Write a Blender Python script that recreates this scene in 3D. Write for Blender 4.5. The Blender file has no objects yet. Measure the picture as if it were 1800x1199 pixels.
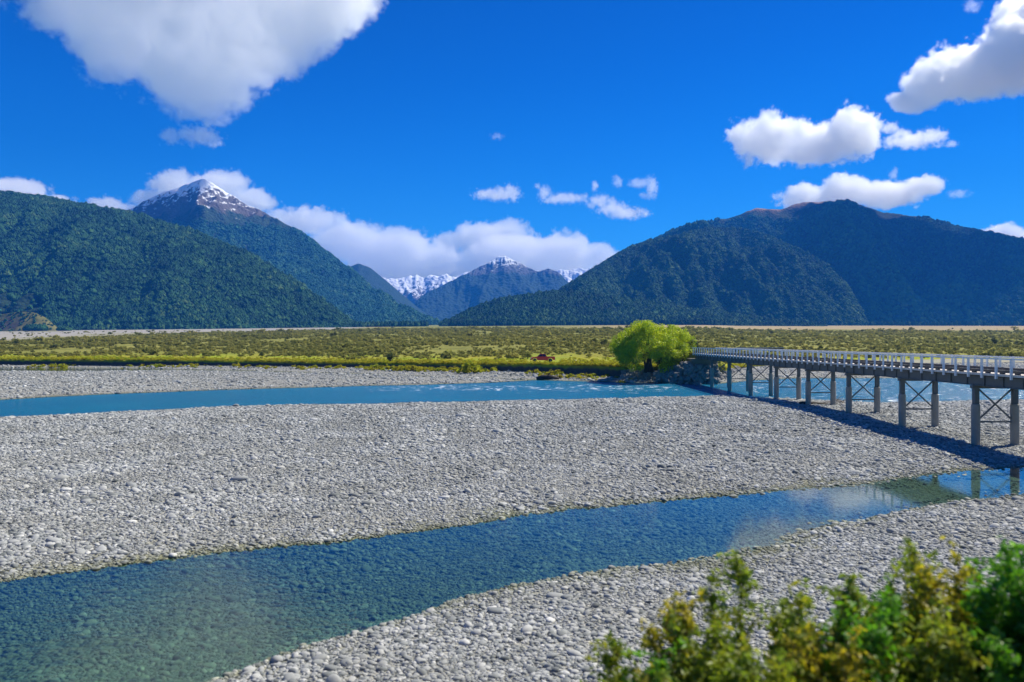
import bpy, bmesh, math, random
import numpy as np
from mathutils import Vector, Matrix

# ------------------------------------------------------------------ camera, world, sun, exposure
sc = bpy.context.scene
COL = sc.collection
H, F, HOR = 8.6, 1400.0, 599.5          # eye height above the river, focal length and horizon in photo pixels
R = math.radians

cam = bpy.data.cameras.new("camera")
cam.lens = 28.0
cam.sensor_width = 36.0
cam.clip_start = 0.1
cam.clip_end = 60000
cam.dof.use_dof = True
cam.dof.focus_distance = 160.0
cam.dof.aperture_fstop = 0.65
cam.dof.aperture_ratio = 1.0
cam_o = bpy.data.objects.new("camera", cam)
cam_o.location = (0, 0, H)
cam_o.rotation_euler = (R(90), 0, 0)
COL.objects.link(cam_o)
sc.camera = cam_o

SUN = Vector((0.70, 0.45, 1.0)).normalized()
ELEV = math.asin(SUN.z)
AZ = math.atan2(SUN.x, SUN.y)

w = bpy.data.worlds.new("World")
sc.world = w
w.use_nodes = True
nt = w.node_tree
nt.nodes.clear()
sky = nt.nodes.new('ShaderNodeTexSky')
sky.sky_type = 'NISHITA'
sky.sun_disc = False
sky.sun_elevation = ELEV
sky.sun_rotation = AZ
sky.altitude = 700
sky.air_density = 1.0
sky.dust_density = 0.15
sky.ozone_density = 3.0
hs = nt.nodes.new('ShaderNodeHueSaturation')
hs.inputs['Saturation'].default_value = 1.5
mulc = nt.nodes.new('ShaderNodeMix')
mulc.data_type = 'RGBA'
mulc.blend_type = 'MULTIPLY'
mulc.inputs[0].default_value = 1.0
mulc.inputs[7].default_value = (1, 1, 1, 1)
bg = nt.nodes.new('ShaderNodeBackground')
bg.inputs[1].default_value = 0.092
wo = nt.nodes.new('ShaderNodeOutputWorld')
nt.links.new(sky.outputs[0], hs.inputs['Color'])
nt.links.new(hs.outputs[0], mulc.inputs[6])
tc = nt.nodes.new('ShaderNodeTexCoord')
sx = nt.nodes.new('ShaderNodeSeparateXYZ')
mrz = nt.nodes.new('ShaderNodeMapRange')
for k_, v_ in zip((1, 2, 3, 4), (0.02, 0.42, 0.0, 1.0)): mrz.inputs[k_].default_value = v_
grad = nt.nodes.new('ShaderNodeMix'); grad.data_type = 'RGBA'
grad.inputs[6].default_value = (0.22, 0.80, 1.12, 1)      # paler towards the horizon
grad.inputs[7].default_value = (0.01, 0.46, 0.82, 1)      # deep blue overhead
nt.links.new(mrz.outputs[0], grad.inputs[0])
vmz = nt.nodes.new('ShaderNodeVectorMath'); vmz.operation = 'MULTIPLY'
nt.links.new(tc.outputs['Generated'], sx.inputs[0]); nt.links.new(sx.outputs[2], mrz.inputs[0])
nt.links.new(mulc.outputs[2], vmz.inputs[0]); nt.links.new(grad.outputs[2], vmz.inputs[1])
nt.links.new(vmz.outputs[0], bg.inputs[0])
nt.links.new(bg.outputs[0], wo.inputs[0])

sl = bpy.data.lights.new("sun", 'SUN')
sl.energy = 5.0
sl.angle = R(0.5)
sl.color = (1.0, 0.94, 0.78)
so = bpy.data.objects.new("sun", sl)
so.rotation_euler = SUN.to_track_quat('Z', 'Y').to_euler()
so.location = (200, 150, 400)
COL.objects.link(so)

sc.view_settings.view_transform = 'Standard'
sc.view_settings.look = 'None'
sc.view_settings.exposure = 0.55
sc.view_settings.gamma = 1.0
cy = sc.cycles
cy.max_bounces = 32
cy.diffuse_bounces = 2
cy.glossy_bounces = 3
cy.transmission_bounces = 3
cy.transparent_max_bounces = 16
cy.volume_bounces = 32
cy.caustics_reflective = False
cy.caustics_refractive = False
cy.use_denoising = True

rng = np.random.default_rng(7)
random.seed(7)


# ------------------------------------------------------------------ helpers
def at(x, y, D):
    """photo pixel at depth D -> world point"""
    return Vector(((x - 900) / F * D, D, H + (HOR - y) / F * D))


def tag(o, label=None, cat=None, group=None, kind=None):
    if label: o['label'] = label
    if cat: o['category'] = cat
    if group: o['group'] = group
    if kind: o['kind'] = kind
    return o


def empty(name, loc, label=None, cat=None, group=None):
    o = bpy.data.objects.new(name, None)
    o.empty_display_size = 0.5
    o.location = loc
    COL.objects.link(o)
    return tag(o, label, cat, group)


def link_mesh(name, me, mat=None, parent=None):
    o = bpy.data.objects.new(name, me)
    if mat: me.materials.append(mat)
    if parent: o.parent = parent
    COL.objects.link(o)
    return o


def np_mesh(name, verts, faces, smooth=True):
    """verts (n,3), faces (m,k) arrays"""
    verts = np.asarray(verts, dtype=np.float32)
    faces = np.asarray(faces, dtype=np.int32)
    me = bpy.data.meshes.new(name)
    k = faces.shape[1]
    me.vertices.add(len(verts))
    me.vertices.foreach_set('co', verts.ravel())
    me.loops.add(faces.size)
    me.loops.foreach_set('vertex_index', faces.ravel())
    me.polygons.add(len(faces))
    me.polygons.foreach_set('loop_start', np.arange(0, faces.size, k, dtype=np.int32))
    me.polygons.foreach_set('loop_total', np.full(len(faces), k, dtype=np.int32))
    me.polygons.foreach_set('use_smooth', np.full(len(faces), smooth, dtype=bool))
    me.update()
    me.validate()
    return me


def attr(me, name, vals, typ='FLOAT'):
    a = me.attributes.new(name, typ, 'POINT')
    vals = np.asarray(vals, dtype=np.float32)
    a.data.foreach_set('vector' if typ == 'FLOAT_VECTOR' else 'value', vals.ravel())


def grid_faces(nu, nv):
    """vertex index = j*nu+i"""
    i, j = np.meshgrid(np.arange(nu - 1), np.arange(nv - 1))
    a = (j * nu + i).ravel()
    return np.stack([a, a + 1, a + 1 + nu, a + nu], 1)


_G = np.random.default_rng(11).uniform(0, 2 * math.pi, (256, 256))
_GX, _GY = np.cos(_G), np.sin(_G)


def perlin(x, y):
    x = np.asarray(x, float); y = np.asarray(y, float)
    xi = np.floor(x).astype(int); yi = np.floor(y).astype(int)
    xf = x - xi; yf = y - yi
    u = xf * xf * xf * (xf * (xf * 6 - 15) + 10)
    v = yf * yf * yf * (yf * (yf * 6 - 15) + 10)

    def g(ix, iy, dx, dy):
        return _GX[ix & 255, iy & 255] * dx + _GY[ix & 255, iy & 255] * dy
    n00 = g(xi, yi, xf, yf); n10 = g(xi + 1, yi, xf - 1, yf)
    n01 = g(xi, yi + 1, xf, yf - 1); n11 = g(xi + 1, yi + 1, xf - 1, yf - 1)
    return 1.5 * ((n00 * (1 - u) + n10 * u) * (1 - v) + (n01 * (1 - u) + n11 * u) * v)


def fbm(x, y, octv=4, gain=0.5, ridged=False):
    s = 0; a = 1.0; tot = 0
    for o in range(octv):
        n = perlin(x * 2 ** o + 17.3 * o, y * 2 ** o + 41.7 * o)
        if ridged: n = 1 - 2 * np.abs(n)
        s = s + a * n; tot += a; a *= gain
    return s / tot


def smooth(t):
    t = np.clip(t, 0, 1)
    return t * t * (3 - 2 * t)


class MB:
    """collects boxes, bars and tubes, builds ONE mesh object"""
    def __init__(self): self.bm = bmesh.new()

    def box(self, x0, x1, y0, y1, z0, z1):
        vs = [self.bm.verts.new((x, y, z)) for z in (z0, z1) for y in (y0, y1) for x in (x0, x1)]
        for f in ((0, 2, 3, 1), (4, 5, 7, 6), (0, 1, 5, 4), (2, 6, 7, 3), (0, 4, 6, 2), (1, 3, 7, 5)):
            self.bm.faces.new([vs[i] for i in f])
        return self

    def bar(self, a, b, wx, wz):
        """rectangular bar from a to b"""
        a, b = Vector(a), Vector(b)
        d = (b - a).normalized()
        up = Vector((0, 0, 1)) if abs(d.z) < 0.95 else Vector((0, 1, 0))
        s = d.cross(up).normalized(); t = s.cross(d)
        r = [[self.bm.verts.new(p + s * sx * wx / 2 + t * tz * wz / 2) for sx, tz in ((-1, -1), (1, -1), (1, 1), (-1, 1))] for p in (a, b)]
        for i in range(4):
            self.bm.faces.new((r[0][i], r[0][(i + 1) % 4], r[1][(i + 1) % 4], r[1][i]))
        self.bm.faces.new(r[0][::-1]); self.bm.faces.new(r[1])
        return self

    def tube(self, pts, rad, n=8, cap=True):
        pts = [Vector(p) for p in pts]
        rings = []
        for i, p in enumerate(pts):
            d = (pts[min(i + 1, len(pts) - 1)] - pts[max(i - 1, 0)]).normalized()
            up = Vector((0, 0, 1)) if abs(d.z) < 0.9 else Vector((1, 0, 0))
            s = d.cross(up).normalized(); t = s.cross(d)
            rings.append([self.bm.verts.new(p + (s * math.cos(2 * math.pi * k / n) + t * math.sin(2 * math.pi * k / n)) * rad[i]) for k in range(n)])
        for a, b in zip(rings, rings[1:]):
            for k in range(n):
                f = self.bm.faces.new((a[k], a[(k + 1) % n], b[(k + 1) % n], b[k])); f.smooth = True
        if cap:
            self.bm.faces.new(rings[0][::-1]); self.bm.faces.new(rings[-1])
        return self

    def prism(self, prof, y0, y1):
        """profile [(x,z)] extruded along y"""
        a = [self.bm.verts.new((x, y0, z)) for x, z in prof]
        b = [self.bm.verts.new((x, y1, z)) for x, z in prof]
        n = len(prof)
        for i in range(n): self.bm.faces.new((a[i], a[(i + 1) % n], b[(i + 1) % n], b[i]))
        self.bm.faces.new(a[::-1]); self.bm.faces.new(b)
        return self

    def bevel(self, wdt, seg=1):
        bmesh.ops.bevel(self.bm, geom=[e for e in self.bm.edges], offset=wdt, segments=seg, affect='EDGES', clamp_overlap=True)
        return self

    def mesh(self, name):
        bmesh.ops.recalc_face_normals(self.bm, faces=self.bm.faces)
        me = bpy.data.meshes.new(name); self.bm.to_mesh(me); self.bm.free(); return me

    def build(self, name, mat, parent=None):
        return link_mesh(name, self.mesh(name), mat, parent)


# ------------------------------------------------------------------ materials
class NT:
    def __init__(self, name):
        self.m = bpy.data.materials.new(name); self.m.use_nodes = True
        self.t = self.m.node_tree; self.t.nodes.clear()
        self.out = self.n('ShaderNodeOutputMaterial')

    def n(self, typ, **kw):
        nd = self.t.nodes.new(typ)
        for k, v in kw.items():
            if hasattr(nd, k): setattr(nd, k, v)
        return nd

    def l(self, a, b): self.t.links.new(a, b)

    def noise(self, scale, detail=4, rough=0.55, vec=None, dist=0.0):
        nd = self.n('ShaderNodeTexNoise')
        nd.inputs['Scale'].default_value = scale; nd.inputs['Detail'].default_value = detail
        nd.inputs['Roughness'].default_value = rough; nd.inputs['Distortion'].default_value = dist
        self.l(vec if vec is not None else self.pos(), nd.inputs['Vector'])
        return nd.outputs['Fac']

    def pos(self):
        if not hasattr(self, '_g'): self._g = self.n('ShaderNodeNewGeometry')
        return self._g.outputs['Position']

    def z(self):
        s = self.n('ShaderNodeSeparateXYZ'); self.l(self.pos(), s.inputs[0]); return s.outputs[2]

    def scalevec(self, sx, sy, sz, vec=None):
        v = self.n('ShaderNodeVectorMath', operation='MULTIPLY'); self.l(vec if vec is not None else self.pos(), v.inputs[0])
        v.inputs[1].default_value = (sx, sy, sz); return v.outputs[0]

    def ramp(self, fac, stops):
        r = self.n('ShaderNodeValToRGB'); self.l(fac, r.inputs[0])
        e = r.color_ramp.elements
        while len(e) < len(stops): e.new(0.5)
        for k, (p, c) in enumerate(stops):
            e[k].position = p
            e[k].color = (c, c, c, 1) if not isinstance(c, tuple) else (*c, 1)
        return r.outputs[0]

    def maprange(self, fac, a, b, c=0, d=1):
        m = self.n('ShaderNodeMapRange'); self.l(fac, m.inputs[0])
        for k, v in zip((1, 2, 3, 4), (a, b, c, d)): m.inputs[k].default_value = v
        return m.outputs[0]

    def mix(self, fac, a, b, blend='MIX'):
        m = self.n('ShaderNodeMix'); m.data_type = 'RGBA'; m.blend_type = blend
        for s, v in ((m.inputs[0], fac), (m.inputs[6], a), (m.inputs[7], b)):
            if isinstance(v, (int, float)): s.default_value = v
            elif isinstance(v, tuple): s.default_value = (*v, 1)
            else: self.l(v, s)
        return m.outputs[2]

    def math(self, op, a, b=0.0):
        m = self.n('ShaderNodeMath', operation=op)
        for s, v in ((m.inputs[0], a), (m.inputs[1], b)):
            if isinstance(v, (int, float)): s.default_value = v
            else: self.l(v, s)
        return m.outputs[0]

    def attrib(self, name):
        a = self.n('ShaderNodeAttribute'); a.attribute_name = name; return a.outputs['Fac']

    def bump(self, h, strength, dist):
        b = self.n('ShaderNodeBump'); b.inputs['Strength'].default_value = strength
        b.inputs['Distance'].default_value = dist; self.l(h, b.inputs['Height']); return b.outputs[0]

    def bsdf(self, col, rough=0.8, normal=None, spec=0.3, metal=0.0, coat=0.0):
        p = self.n('ShaderNodeBsdfPrincipled')
        if isinstance(col, tuple): p.inputs['Base Color'].default_value = (*col, 1)
        else: self.l(col, p.inputs['Base Color'])
        if isinstance(rough, (int, float)): p.inputs['Roughness'].default_value = rough
        else: self.l(rough, p.inputs['Roughness'])
        p.inputs['Specular IOR Level'].default_value = spec
        p.inputs['Metallic'].default_value = metal
        p.inputs['Coat Weight'].default_value = coat
        if normal is not None: self.l(normal, p.inputs['Normal'])
        return p.outputs[0]

    def done(self, sh, vol=False):
        self.l(sh, self.out.inputs['Volume' if vol else 'Surface']); return self.m


def m_simple(name, c, rough=0.7, var=0.25, scale=3.0, spec=0.3, metal=0.0, coat=0.0, bump=0.0):
    t = NT(name)
    f = t.noise(scale, 5)
    col = t.mix(f, tuple(x * (1 - var) for x in c), tuple(min(1, x * (1 + var)) for x in c))
    nrm = t.bump(t.noise(scale * 6, 3), bump, 0.02) if bump else None
    return t.done(t.bsdf(col, rough, nrm, spec, metal, coat))


def m_leaf(name, stops, trans=0.4, rough=0.6):
    """stops: colours picked at random per leaf / clump position"""
    t = NT(name)
    f = t.noise(1.3, 3)
    a = t.attrib('tint')
    k = t.math('ADD', t.math('MULTIPLY', f, 0.5), t.math('MULTIPLY', a, 0.5))
    col = t.ramp(k, stops)
    d = t.n('ShaderNodeBsdfDiffuse'); t.l(col, d.inputs[0])
    tr = t.n('ShaderNodeBsdfTranslucent'); t.l(col, tr.inputs[0])
    g = t.n('ShaderNodeBsdfGlossy'); g.inputs[1].default_value = 0.45; g.inputs[0].default_value = (1, 1, 1, 1)
    m1 = t.n('ShaderNodeMixShader'); m1.inputs[0].default_value = trans
    t.l(d.outputs[0], m1.inputs[1]); t.l(tr.outputs[0], m1.inputs[2])
    m2 = t.n('ShaderNodeMixShader'); m2.inputs[0].default_value = 0.03
    t.l(m1.outputs[0], m2.inputs[1]); t.l(g.outputs[0], m2.inputs[2])
    return t.done(m2.outputs[0])


def m_inst(name, stops, rough=0.9, trans=0.0):
    """colour picked per scattered copy"""
    t = NT(name)
    oi = t.n('ShaderNodeObjectInfo')
    big = t.maprange(t.noise(0.012, 3), 0.25, 0.75)
    huge = t.maprange(t.noise(0.0035, 4), 0.3, 0.7)
    k = t.math('ADD', t.math('MULTIPLY', oi.outputs['Random'], 0.42), t.math('ADD', t.math('MULTIPLY', big, 0.30), t.math('MULTIPLY', huge, 0.28)))
    col = t.ramp(k, stops)
    if trans:
        d = t.n('ShaderNodeBsdfDiffuse'); t.l(col, d.inputs[0])
        tr = t.n('ShaderNodeBsdfTranslucent'); t.l(col, tr.inputs[0])
        m = t.n('ShaderNodeMixShader'); m.inputs[0].default_value = trans
        t.l(d.outputs[0], m.inputs[1]); t.l(tr.outputs[0], m.inputs[2])
        return t.done(m.outputs[0])
    return t.done(t.bsdf(col, rough, None, 0.2))


# gravel: pale greywacke shingle, wet and mossy below the water line
def m_gravel():
    t = NT('gravel')
    v = t.n('ShaderNodeTexVoronoi'); v.inputs['Scale'].default_value = 7.0; t.l(t.scalevec(1, 1, 1), v.inputs['Vector'])
    v2 = t.n('ShaderNodeTexVoronoi'); v2.inputs['Scale'].default_value = 3.0; t.l(t.pos(), v2.inputs['Vector'])
    sep = t.n('ShaderNodeSeparateColor'); t.l(v.outputs['Color'], sep.inputs[0])
    col = t.ramp(sep.outputs[0], [(0, (0.20, 0.205, 0.19)), (0.5, (0.31, 0.31, 0.28)), (1, (0.43, 0.42, 0.38))])
    patch = t.noise(0.06, 4)
    col = t.mix(t.maprange(patch, 0.35, 0.7), t.mix(1.0, col, (0.88, 0.88, 0.86), 'MULTIPLY'), col)
    wet = t.maprange(t.math('ADD', t.z(), t.math('MULTIPLY', t.math('SUBTRACT', t.noise(0.5, 3), 0.5), 0.2)), 0.16, 0.0)
    wetc = t.mix(t.noise(0.22, 3), t.mix(1.0, col, (0.45, 0.52, 0.36), 'MULTIPLY'), t.mix(1.0, col, (0.70, 0.66, 0.40), 'MULTIPLY'))
    col = t.mix(wet, col, wetc)
    h = t.math('ADD', t.math('MULTIPLY', v.outputs['Distance'], -0.5), t.math('MULTIPLY', v2.outputs['Distance'], -0.9))
    return t.done(t.bsdf(col, 0.85, t.bump(h, 0.9, 0.25), 0.25))


def m_stone():
    t = NT('river_stone')
    oi = t.n('ShaderNodeObjectInfo')
    col = t.ramp(oi.outputs['Random'], [(0, (0.13, 0.145, 0.145)), (0.25, (0.275, 0.29, 0.285)), (0.7, (0.39, 0.40, 0.388)), (0.93, (0.48, 0.485, 0.465)), (1, (0.64, 0.64, 0.61))])
    pn = t.noise(0.16, 4)
    col = t.mix(t.maprange(pn, 0.38, 0.62), t.mix(1.0, col, (0.80, 0.79, 0.76), 'MULTIPLY'), col)
    wet = t.maprange(t.math('ADD', t.z(), t.math('MULTIPLY', t.math('SUBTRACT', t.noise(0.5, 3), 0.5), 0.15)), 0.12, 0.0)
    col = t.mix(wet, col, t.mix(1.0, col, (0.62, 0.64, 0.42), 'MULTIPLY'))
    return t.done(t.bsdf(col, 0.8, None, 0.3))


def m_plain():
    t = NT('grassland')
    n1 = t.noise(0.25, 6, 0.6); n2 = t.noise(0.035, 4); n3 = t.noise(1.8, 4)
    grass = t.ramp(n1, [(0.3, (0.20, 0.18, 0.03)), (0.5, (0.30, 0.28, 0.025)), (0.7, (0.38, 0.34, 0.045))])
    lush = t.mix(t.maprange(t.noise(0.07, 4), 0.42, 0.6), grass, (0.24, 0.31, 0.012))
    scrub = t.ramp(t.math('ADD', t.math('MULTIPLY', n1, 0.5), t.math('MULTIPLY', n2, 0.5)), [(0.35, (0.12, 0.13, 0.03)), (0.5, (0.20, 0.20, 0.042)), (0.62, (0.28, 0.26, 0.055))])
    col = t.mix(t.attrib('scrub'), lush, scrub)
    col = t.mix(t.attrib('dry'), col, t.mix(n2, (0.30, 0.225, 0.10), (0.42, 0.33, 0.17)))
    col = t.mix(t.attrib('gravel'), col, t.mix(n2, (0.27, 0.25, 0.21), (0.38, 0.36, 0.32)))
    earth = t.mix(n3, (0.035, 0.03, 0.024), (0.12, 0.11, 0.095))
    col = t.mix(t.attrib('bank'), col, earth)
    return t.done(t.bsdf(col, 0.95, t.bump(n3, 0.6, 0.3), 0.1))


def m_mountain(name, forest_lo, forest_hi, cell=0.07, snow=None, rock=None, rockc=((0.06, 0.05, 0.045), (0.15, 0.125, 0.105)), patch=None, bump=6.0):
    """snow / rock: (height where it begins, spread)"""
    t = NT(name)
    v = t.n('ShaderNodeTexVoronoi'); v.inputs['Scale'].default_value = cell; t.l(t.pos(), v.inputs['Vector'])
    n1 = t.noise(0.008, 6, 0.6); n2 = t.noise(0.05, 4, 0.6)
    col = t.mix(t.maprange(n2, 0.3, 0.7), forest_lo, forest_hi)
    if patch:
        col = t.mix(t.maprange(n1, 0.60, 0.68), col, patch)
    z = t.z()
    hgt = t.math('MULTIPLY', v.outputs['Distance'], -1.0)
    nrm = t.bump(hgt, 0.8, bump)
    if rock:
        nz = t.math('ADD', z, t.math('MULTIPLY', t.math('SUBTRACT', n1, 0.5), rock[1] * 3.2))
        streak = t.noise(1.0, 5, 0.65, t.scalevec(0.02, 0.02, 0.004))
        rc = t.mix(streak, *rockc)
        col = t.mix(t.maprange(nz, rock[0], rock[0] + rock[1] * 0.4), col, rc)
    if snow:
        st = t.noise(1.0, 8, 0.75, t.scalevec(0.030, 0.030, 0.011))
        sn = t.n('ShaderNodeSeparateXYZ'); t.l(t._g.outputs['Normal'], sn.inputs[0])
        st = t.math('ADD', st, t.math('MULTIPLY', t.math('SUBTRACT', sn.outputs[2], 0.72), 0.35))
        nz = t.math('ADD', z, t.math('MULTIPLY', t.math('SUBTRACT', st, 0.5), snow[1] * 10.0))
        col = t.mix(t.maprange(nz, snow[0], snow[0] + snow[1] * 0.35), col, (0.80, 0.82, 0.86))
    return t.done(t.bsdf(col, 0.9, nrm, 0.1))


def m_near_water():
    t = NT('clear_shallow_water')
    n = t.math('ADD', t.noise(1.0, 3, 0.5, t.scalevec(1.1, 2.4, 1)), t.math('MULTIPLY', t.noise(1.0, 3, 0.5, t.scalevec(5, 9, 1)), 0.30))
    calm = t.maprange(t.pos_x(), 5.0, 9.5, 1.0, 0.10)
    b = t.n('ShaderNodeBump'); b.inputs['Distance'].default_value = 0.05; t.l(t.math('MULTIPLY', calm, 0.22), b.inputs['Strength']); t.l(n, b.inputs['Height'])
    nrm = b.outputs[0]
    fr = t.n('ShaderNodeFresnel'); fr.inputs[0].default_value = 1.33; t.l(nrm, fr.inputs['Normal'])
    g = t.n('ShaderNodeBsdfGlossy'); g.inputs[1].default_value = 0.06; g.inputs[0].default_value = (1, 1, 1, 1); t.l(nrm, g.inputs['Normal'])
    tr = t.n('ShaderNodeBsdfTransparent')
    t.l(t.mix(t.maprange(t.pos_x(), 0.0, 22.0), (0.50, 0.72, 0.70), (0.55, 0.76, 0.82)), tr.inputs[0])
    m = t.n('ShaderNodeMixShader'); t.l(fr.outputs[0], m.inputs[0]); t.l(tr.outputs[0], m.inputs[1]); t.l(g.outputs[0], m.inputs[2])
    return t.done(m.outputs[0])


def _pos_x(self):
    s = self.n('ShaderNodeSeparateXYZ'); self.l(self.pos(), s.inputs[0]); return s.outputs[0]
NT.pos_x = _pos_x


def m_river():
    t = NT('glacial_river_water')
    wv = t.math('ADD', t.noise(1.0, 4, 0.6, t.scalevec(0.35, 0.9, 1)), t.math('MULTIPLY', t.noise(1.0, 3, 0.6, t.scalevec(1.6, 3.5, 1)), 0.35))
    nrm = t.bump(wv, 0.9, 0.55)
    foam_n = t.noise(1.0, 5, 0.65, t.scalevec(0.5, 0.8, 1), 0.8)
    rap = t.attrib('rapid')
    thr = t.math('ADD', foam_n, t.math('MULTIPLY', rap, 0.16))
    foam = t.maprange(thr, 0.73, 0.78)
    body = t.mix(t.noise(0.08, 3), (0.0015, 0.085, 0.19), (0.003, 0.14, 0.24))
    col = t.mix(foam, body, (0.8, 0.83, 0.85))
    d = t.n('ShaderNodeBsdfDiffuse'); t.l(col, d.inputs[0])
    shallow = t.attrib('shore')
    tr = t.n('ShaderNodeBsdfTransparent'); tr.inputs[0].default_value = (0.55, 0.75, 0.8, 1)
    bodym = t.n('ShaderNodeMixShader'); t.l(shallow, bodym.inputs[0]); t.l(d.outputs[0], bodym.inputs[1]); t.l(tr.outputs[0], bodym.inputs[2])
    g = t.n('ShaderNodeBsdfGlossy'); g.inputs[1].default_value = 0.16; g.inputs[0].default_value = (1, 1, 1, 1); t.l(nrm, g.inputs['Normal'])
    fr = t.n('ShaderNodeFresnel'); fr.inputs[0].default_value = 1.33; t.l(nrm, fr.inputs['Normal'])
    fac = t.math('MULTIPLY', t.math('MULTIPLY', fr.outputs[0], 0.72), t.math('SUBTRACT', 1.0, foam))
    m = t.n('ShaderNodeMixShader'); t.l(fac, m.inputs[0]); t.l(bodym.outputs[0], m.inputs[1]); t.l(g.outputs[0], m.inputs[2])
    return t.done(m.outputs[0])


M = {}
M['gravel'] = m_gravel()
M['stone'] = m_stone()
M['plain'] = m_plain()
M['near_water'] = m_near_water()
M['river'] = m_river()
M['embank'] = m_simple('embankment_earth', (0.10, 0.10, 0.05), 0.95, 0.5, 1.5, bump=0.5)
M['girder'] = m_simple('weathered_steel', (0.12, 0.13, 0.135), 0.6, 0.3, 1.2)
M['deckwood'] = m_simple('pale_timber', (0.62, 0.57, 0.51), 0.85, 0.3, 2.5)
M['kerb'] = m_simple('dark_timber', (0.09, 0.085, 0.08), 0.85, 0.3, 2.5)
M['white'] = m_simple('white_paint', (0.74, 0.76, 0.78), 0.5, 0.08, 4)
M['concrete'] = m_simple('stained_concrete', (0.34, 0.305, 0.26), 0.9, 0.3, 1.1, bump=0.3)
M['abut'] = m_simple('old_concrete', (0.20, 0.185, 0.15), 0.9, 0.3, 0.8, bump=0.3)
M['red'] = m_simple('red_car_paint', (0.80, 0.018, 0.012), 0.3, 0.05, 2, spec=0.5, coat=0.6)
M['black'] = m_simple('black_plastic', (0.02, 0.02, 0.022), 0.6, 0.2, 4)
M['tyre'] = m_simple('tyre_rubber', (0.018, 0.018, 0.018), 0.85, 0.2, 6)
M['rim'] = m_simple('alloy', (0.16, 0.16, 0.17), 0.35, 0.1, 4, metal=0.8)
M['glass'] = m_simple('tinted_glass', (0.02, 0.03, 0.05), 0.08, 0.1, 2, spec=0.8)
M['lamp'] = m_simple('lamp_glass', (0.7, 0.7, 0.68), 0.15, 0.05, 4, spec=0.8)
M['redlamp'] = m_simple('red_lamp_glass', (0.35, 0.01, 0.01), 0.2, 0.05, 4, spec=0.8)
M['bark'] = m_simple('willow_bark', (0.09, 0.075, 0.055), 0.95, 0.4, 3, bump=0.6)
M['drift'] = m_simple('bleached_driftwood', (0.42, 0.38, 0.33), 0.9, 0.3, 3, bump=0.4)
M['darkwood'] = m_simple('dark_wet_wood', (0.05, 0.042, 0.035), 0.9, 0.4, 3, bump=0.4)
M['boulder'] = m_simple('boulder', (0.22, 0.215, 0.205), 0.9, 0.4, 0.9, bump=0.5)
M['willow'] = m_leaf('willow_leaf', [(0.22, (0.22, 0.34, 0.006)), (0.5, (0.46, 0.57, 0.008)), (0.75, (0.72, 0.74, 0.012))], 0.5)
M['shrubleaf'] = m_leaf('shrub_leaf', [(0.2, (0.14, 0.24, 0.02)), (0.5, (0.28, 0.38, 0.02)), (0.7, (0.45, 0.45, 0.02)), (0.85, (0.66, 0.56, 0.03))], 0.6)
M['greenleaf'] = m_leaf('green_leaf', [(0.25, (0.09, 0.28, 0.012)), (0.6, (0.20, 0.48, 0.015)), (0.8, (0.36, 0.55, 0.02))], 0.6)
M['goldleaf'] = m_leaf('gold_leaf', [(0.25, (0.22, 0.30, 0.015)), (0.5, (0.46, 0.40, 0.02)), (0.8, (0.70, 0.58, 0.03))], 0.6)
M['bushleaf'] = m_leaf('bank_bush_leaf', [(0.25, (0.03, 0.06, 0.015)), (0.6, (0.07, 0.11, 0.02)), (0.8, (0.13, 0.16, 0.03))], 0.3)
M['stem'] = m_simple('twig', (0.10, 0.07, 0.04), 0.9, 0.3, 4)
M['scrub'] = m_inst('scrub_foliage', [(0.15, (0.17, 0.185, 0.05)), (0.4, (0.25, 0.255, 0.065)), (0.65, (0.33, 0.31, 0.08)), (0.9, (0.44, 0.40, 0.09))], trans=0.6)
M['tuft'] = m_inst('grass_tuft', [(0.2, (0.30, 0.28, 0.025)), (0.5, (0.44, 0.40, 0.03)), (0.8, (0.32, 0.42, 0.025))], trans=0.55)
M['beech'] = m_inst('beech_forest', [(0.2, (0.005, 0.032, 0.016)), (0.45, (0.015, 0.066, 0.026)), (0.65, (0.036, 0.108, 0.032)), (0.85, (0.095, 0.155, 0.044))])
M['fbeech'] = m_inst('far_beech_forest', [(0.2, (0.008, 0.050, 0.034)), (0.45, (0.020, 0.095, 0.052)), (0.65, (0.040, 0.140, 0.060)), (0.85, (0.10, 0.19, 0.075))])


# ------------------------------------------------------------------ terrain functions
def interp(x, pts):
    p = np.array(pts, float); return np.interp(x, p[:, 0], p[:, 1])


NEAR_FAR = [(-60, 4), (-40, 16), (-18.3, 28.5), (-11.7, 32.7), (-3.9, 36.4), (2.9, 40.5), (13.9, 45.3), (20.4, 47.7), (25.2, 50.5), (29.4, 52.7), (36, 55.4), (50, 63), (70, 75)]
NEAR_LOW = [(-60, -10), (-25, 7), (-15, 14), (-8.2, 20.1), (-4.4, 23.8), (-1.9, 26.7), (2.1, 29.3), (6.7, 31.2), (10.9, 34.8), (17.2, 38.2), (25.1, 42.9), (28.8, 44.8), (50, 57), (70, 70)]
MAIN_NEAR = [(-140, 50), (-90, 72), (-57, 88.9), (-37, 104), (-8, 113), (8.3, 116), (26, 122), (34.5, 127), (37.5, 120), (51, 111), (60, 112), (75, 116), (120, 125), (200, 140)]
MAIN_FAR = [(-140, 82), (-110, 97), (-75, 116), (-65, 130), (-50, 141), (-32, 151), (-17, 157), (-3.5, 166), (6.3, 175), (15, 170.5), (24, 166), (32, 163), (40, 160), (46, 165), (54, 176), (66, 184), (98, 184), (118, 184), (200, 190)]
BACK = [(-260, 262), (-160, 246), (-118, 241), (-80, 230), (-46, 209), (-30, 199), (-10, 184), (4, 176)]
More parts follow.
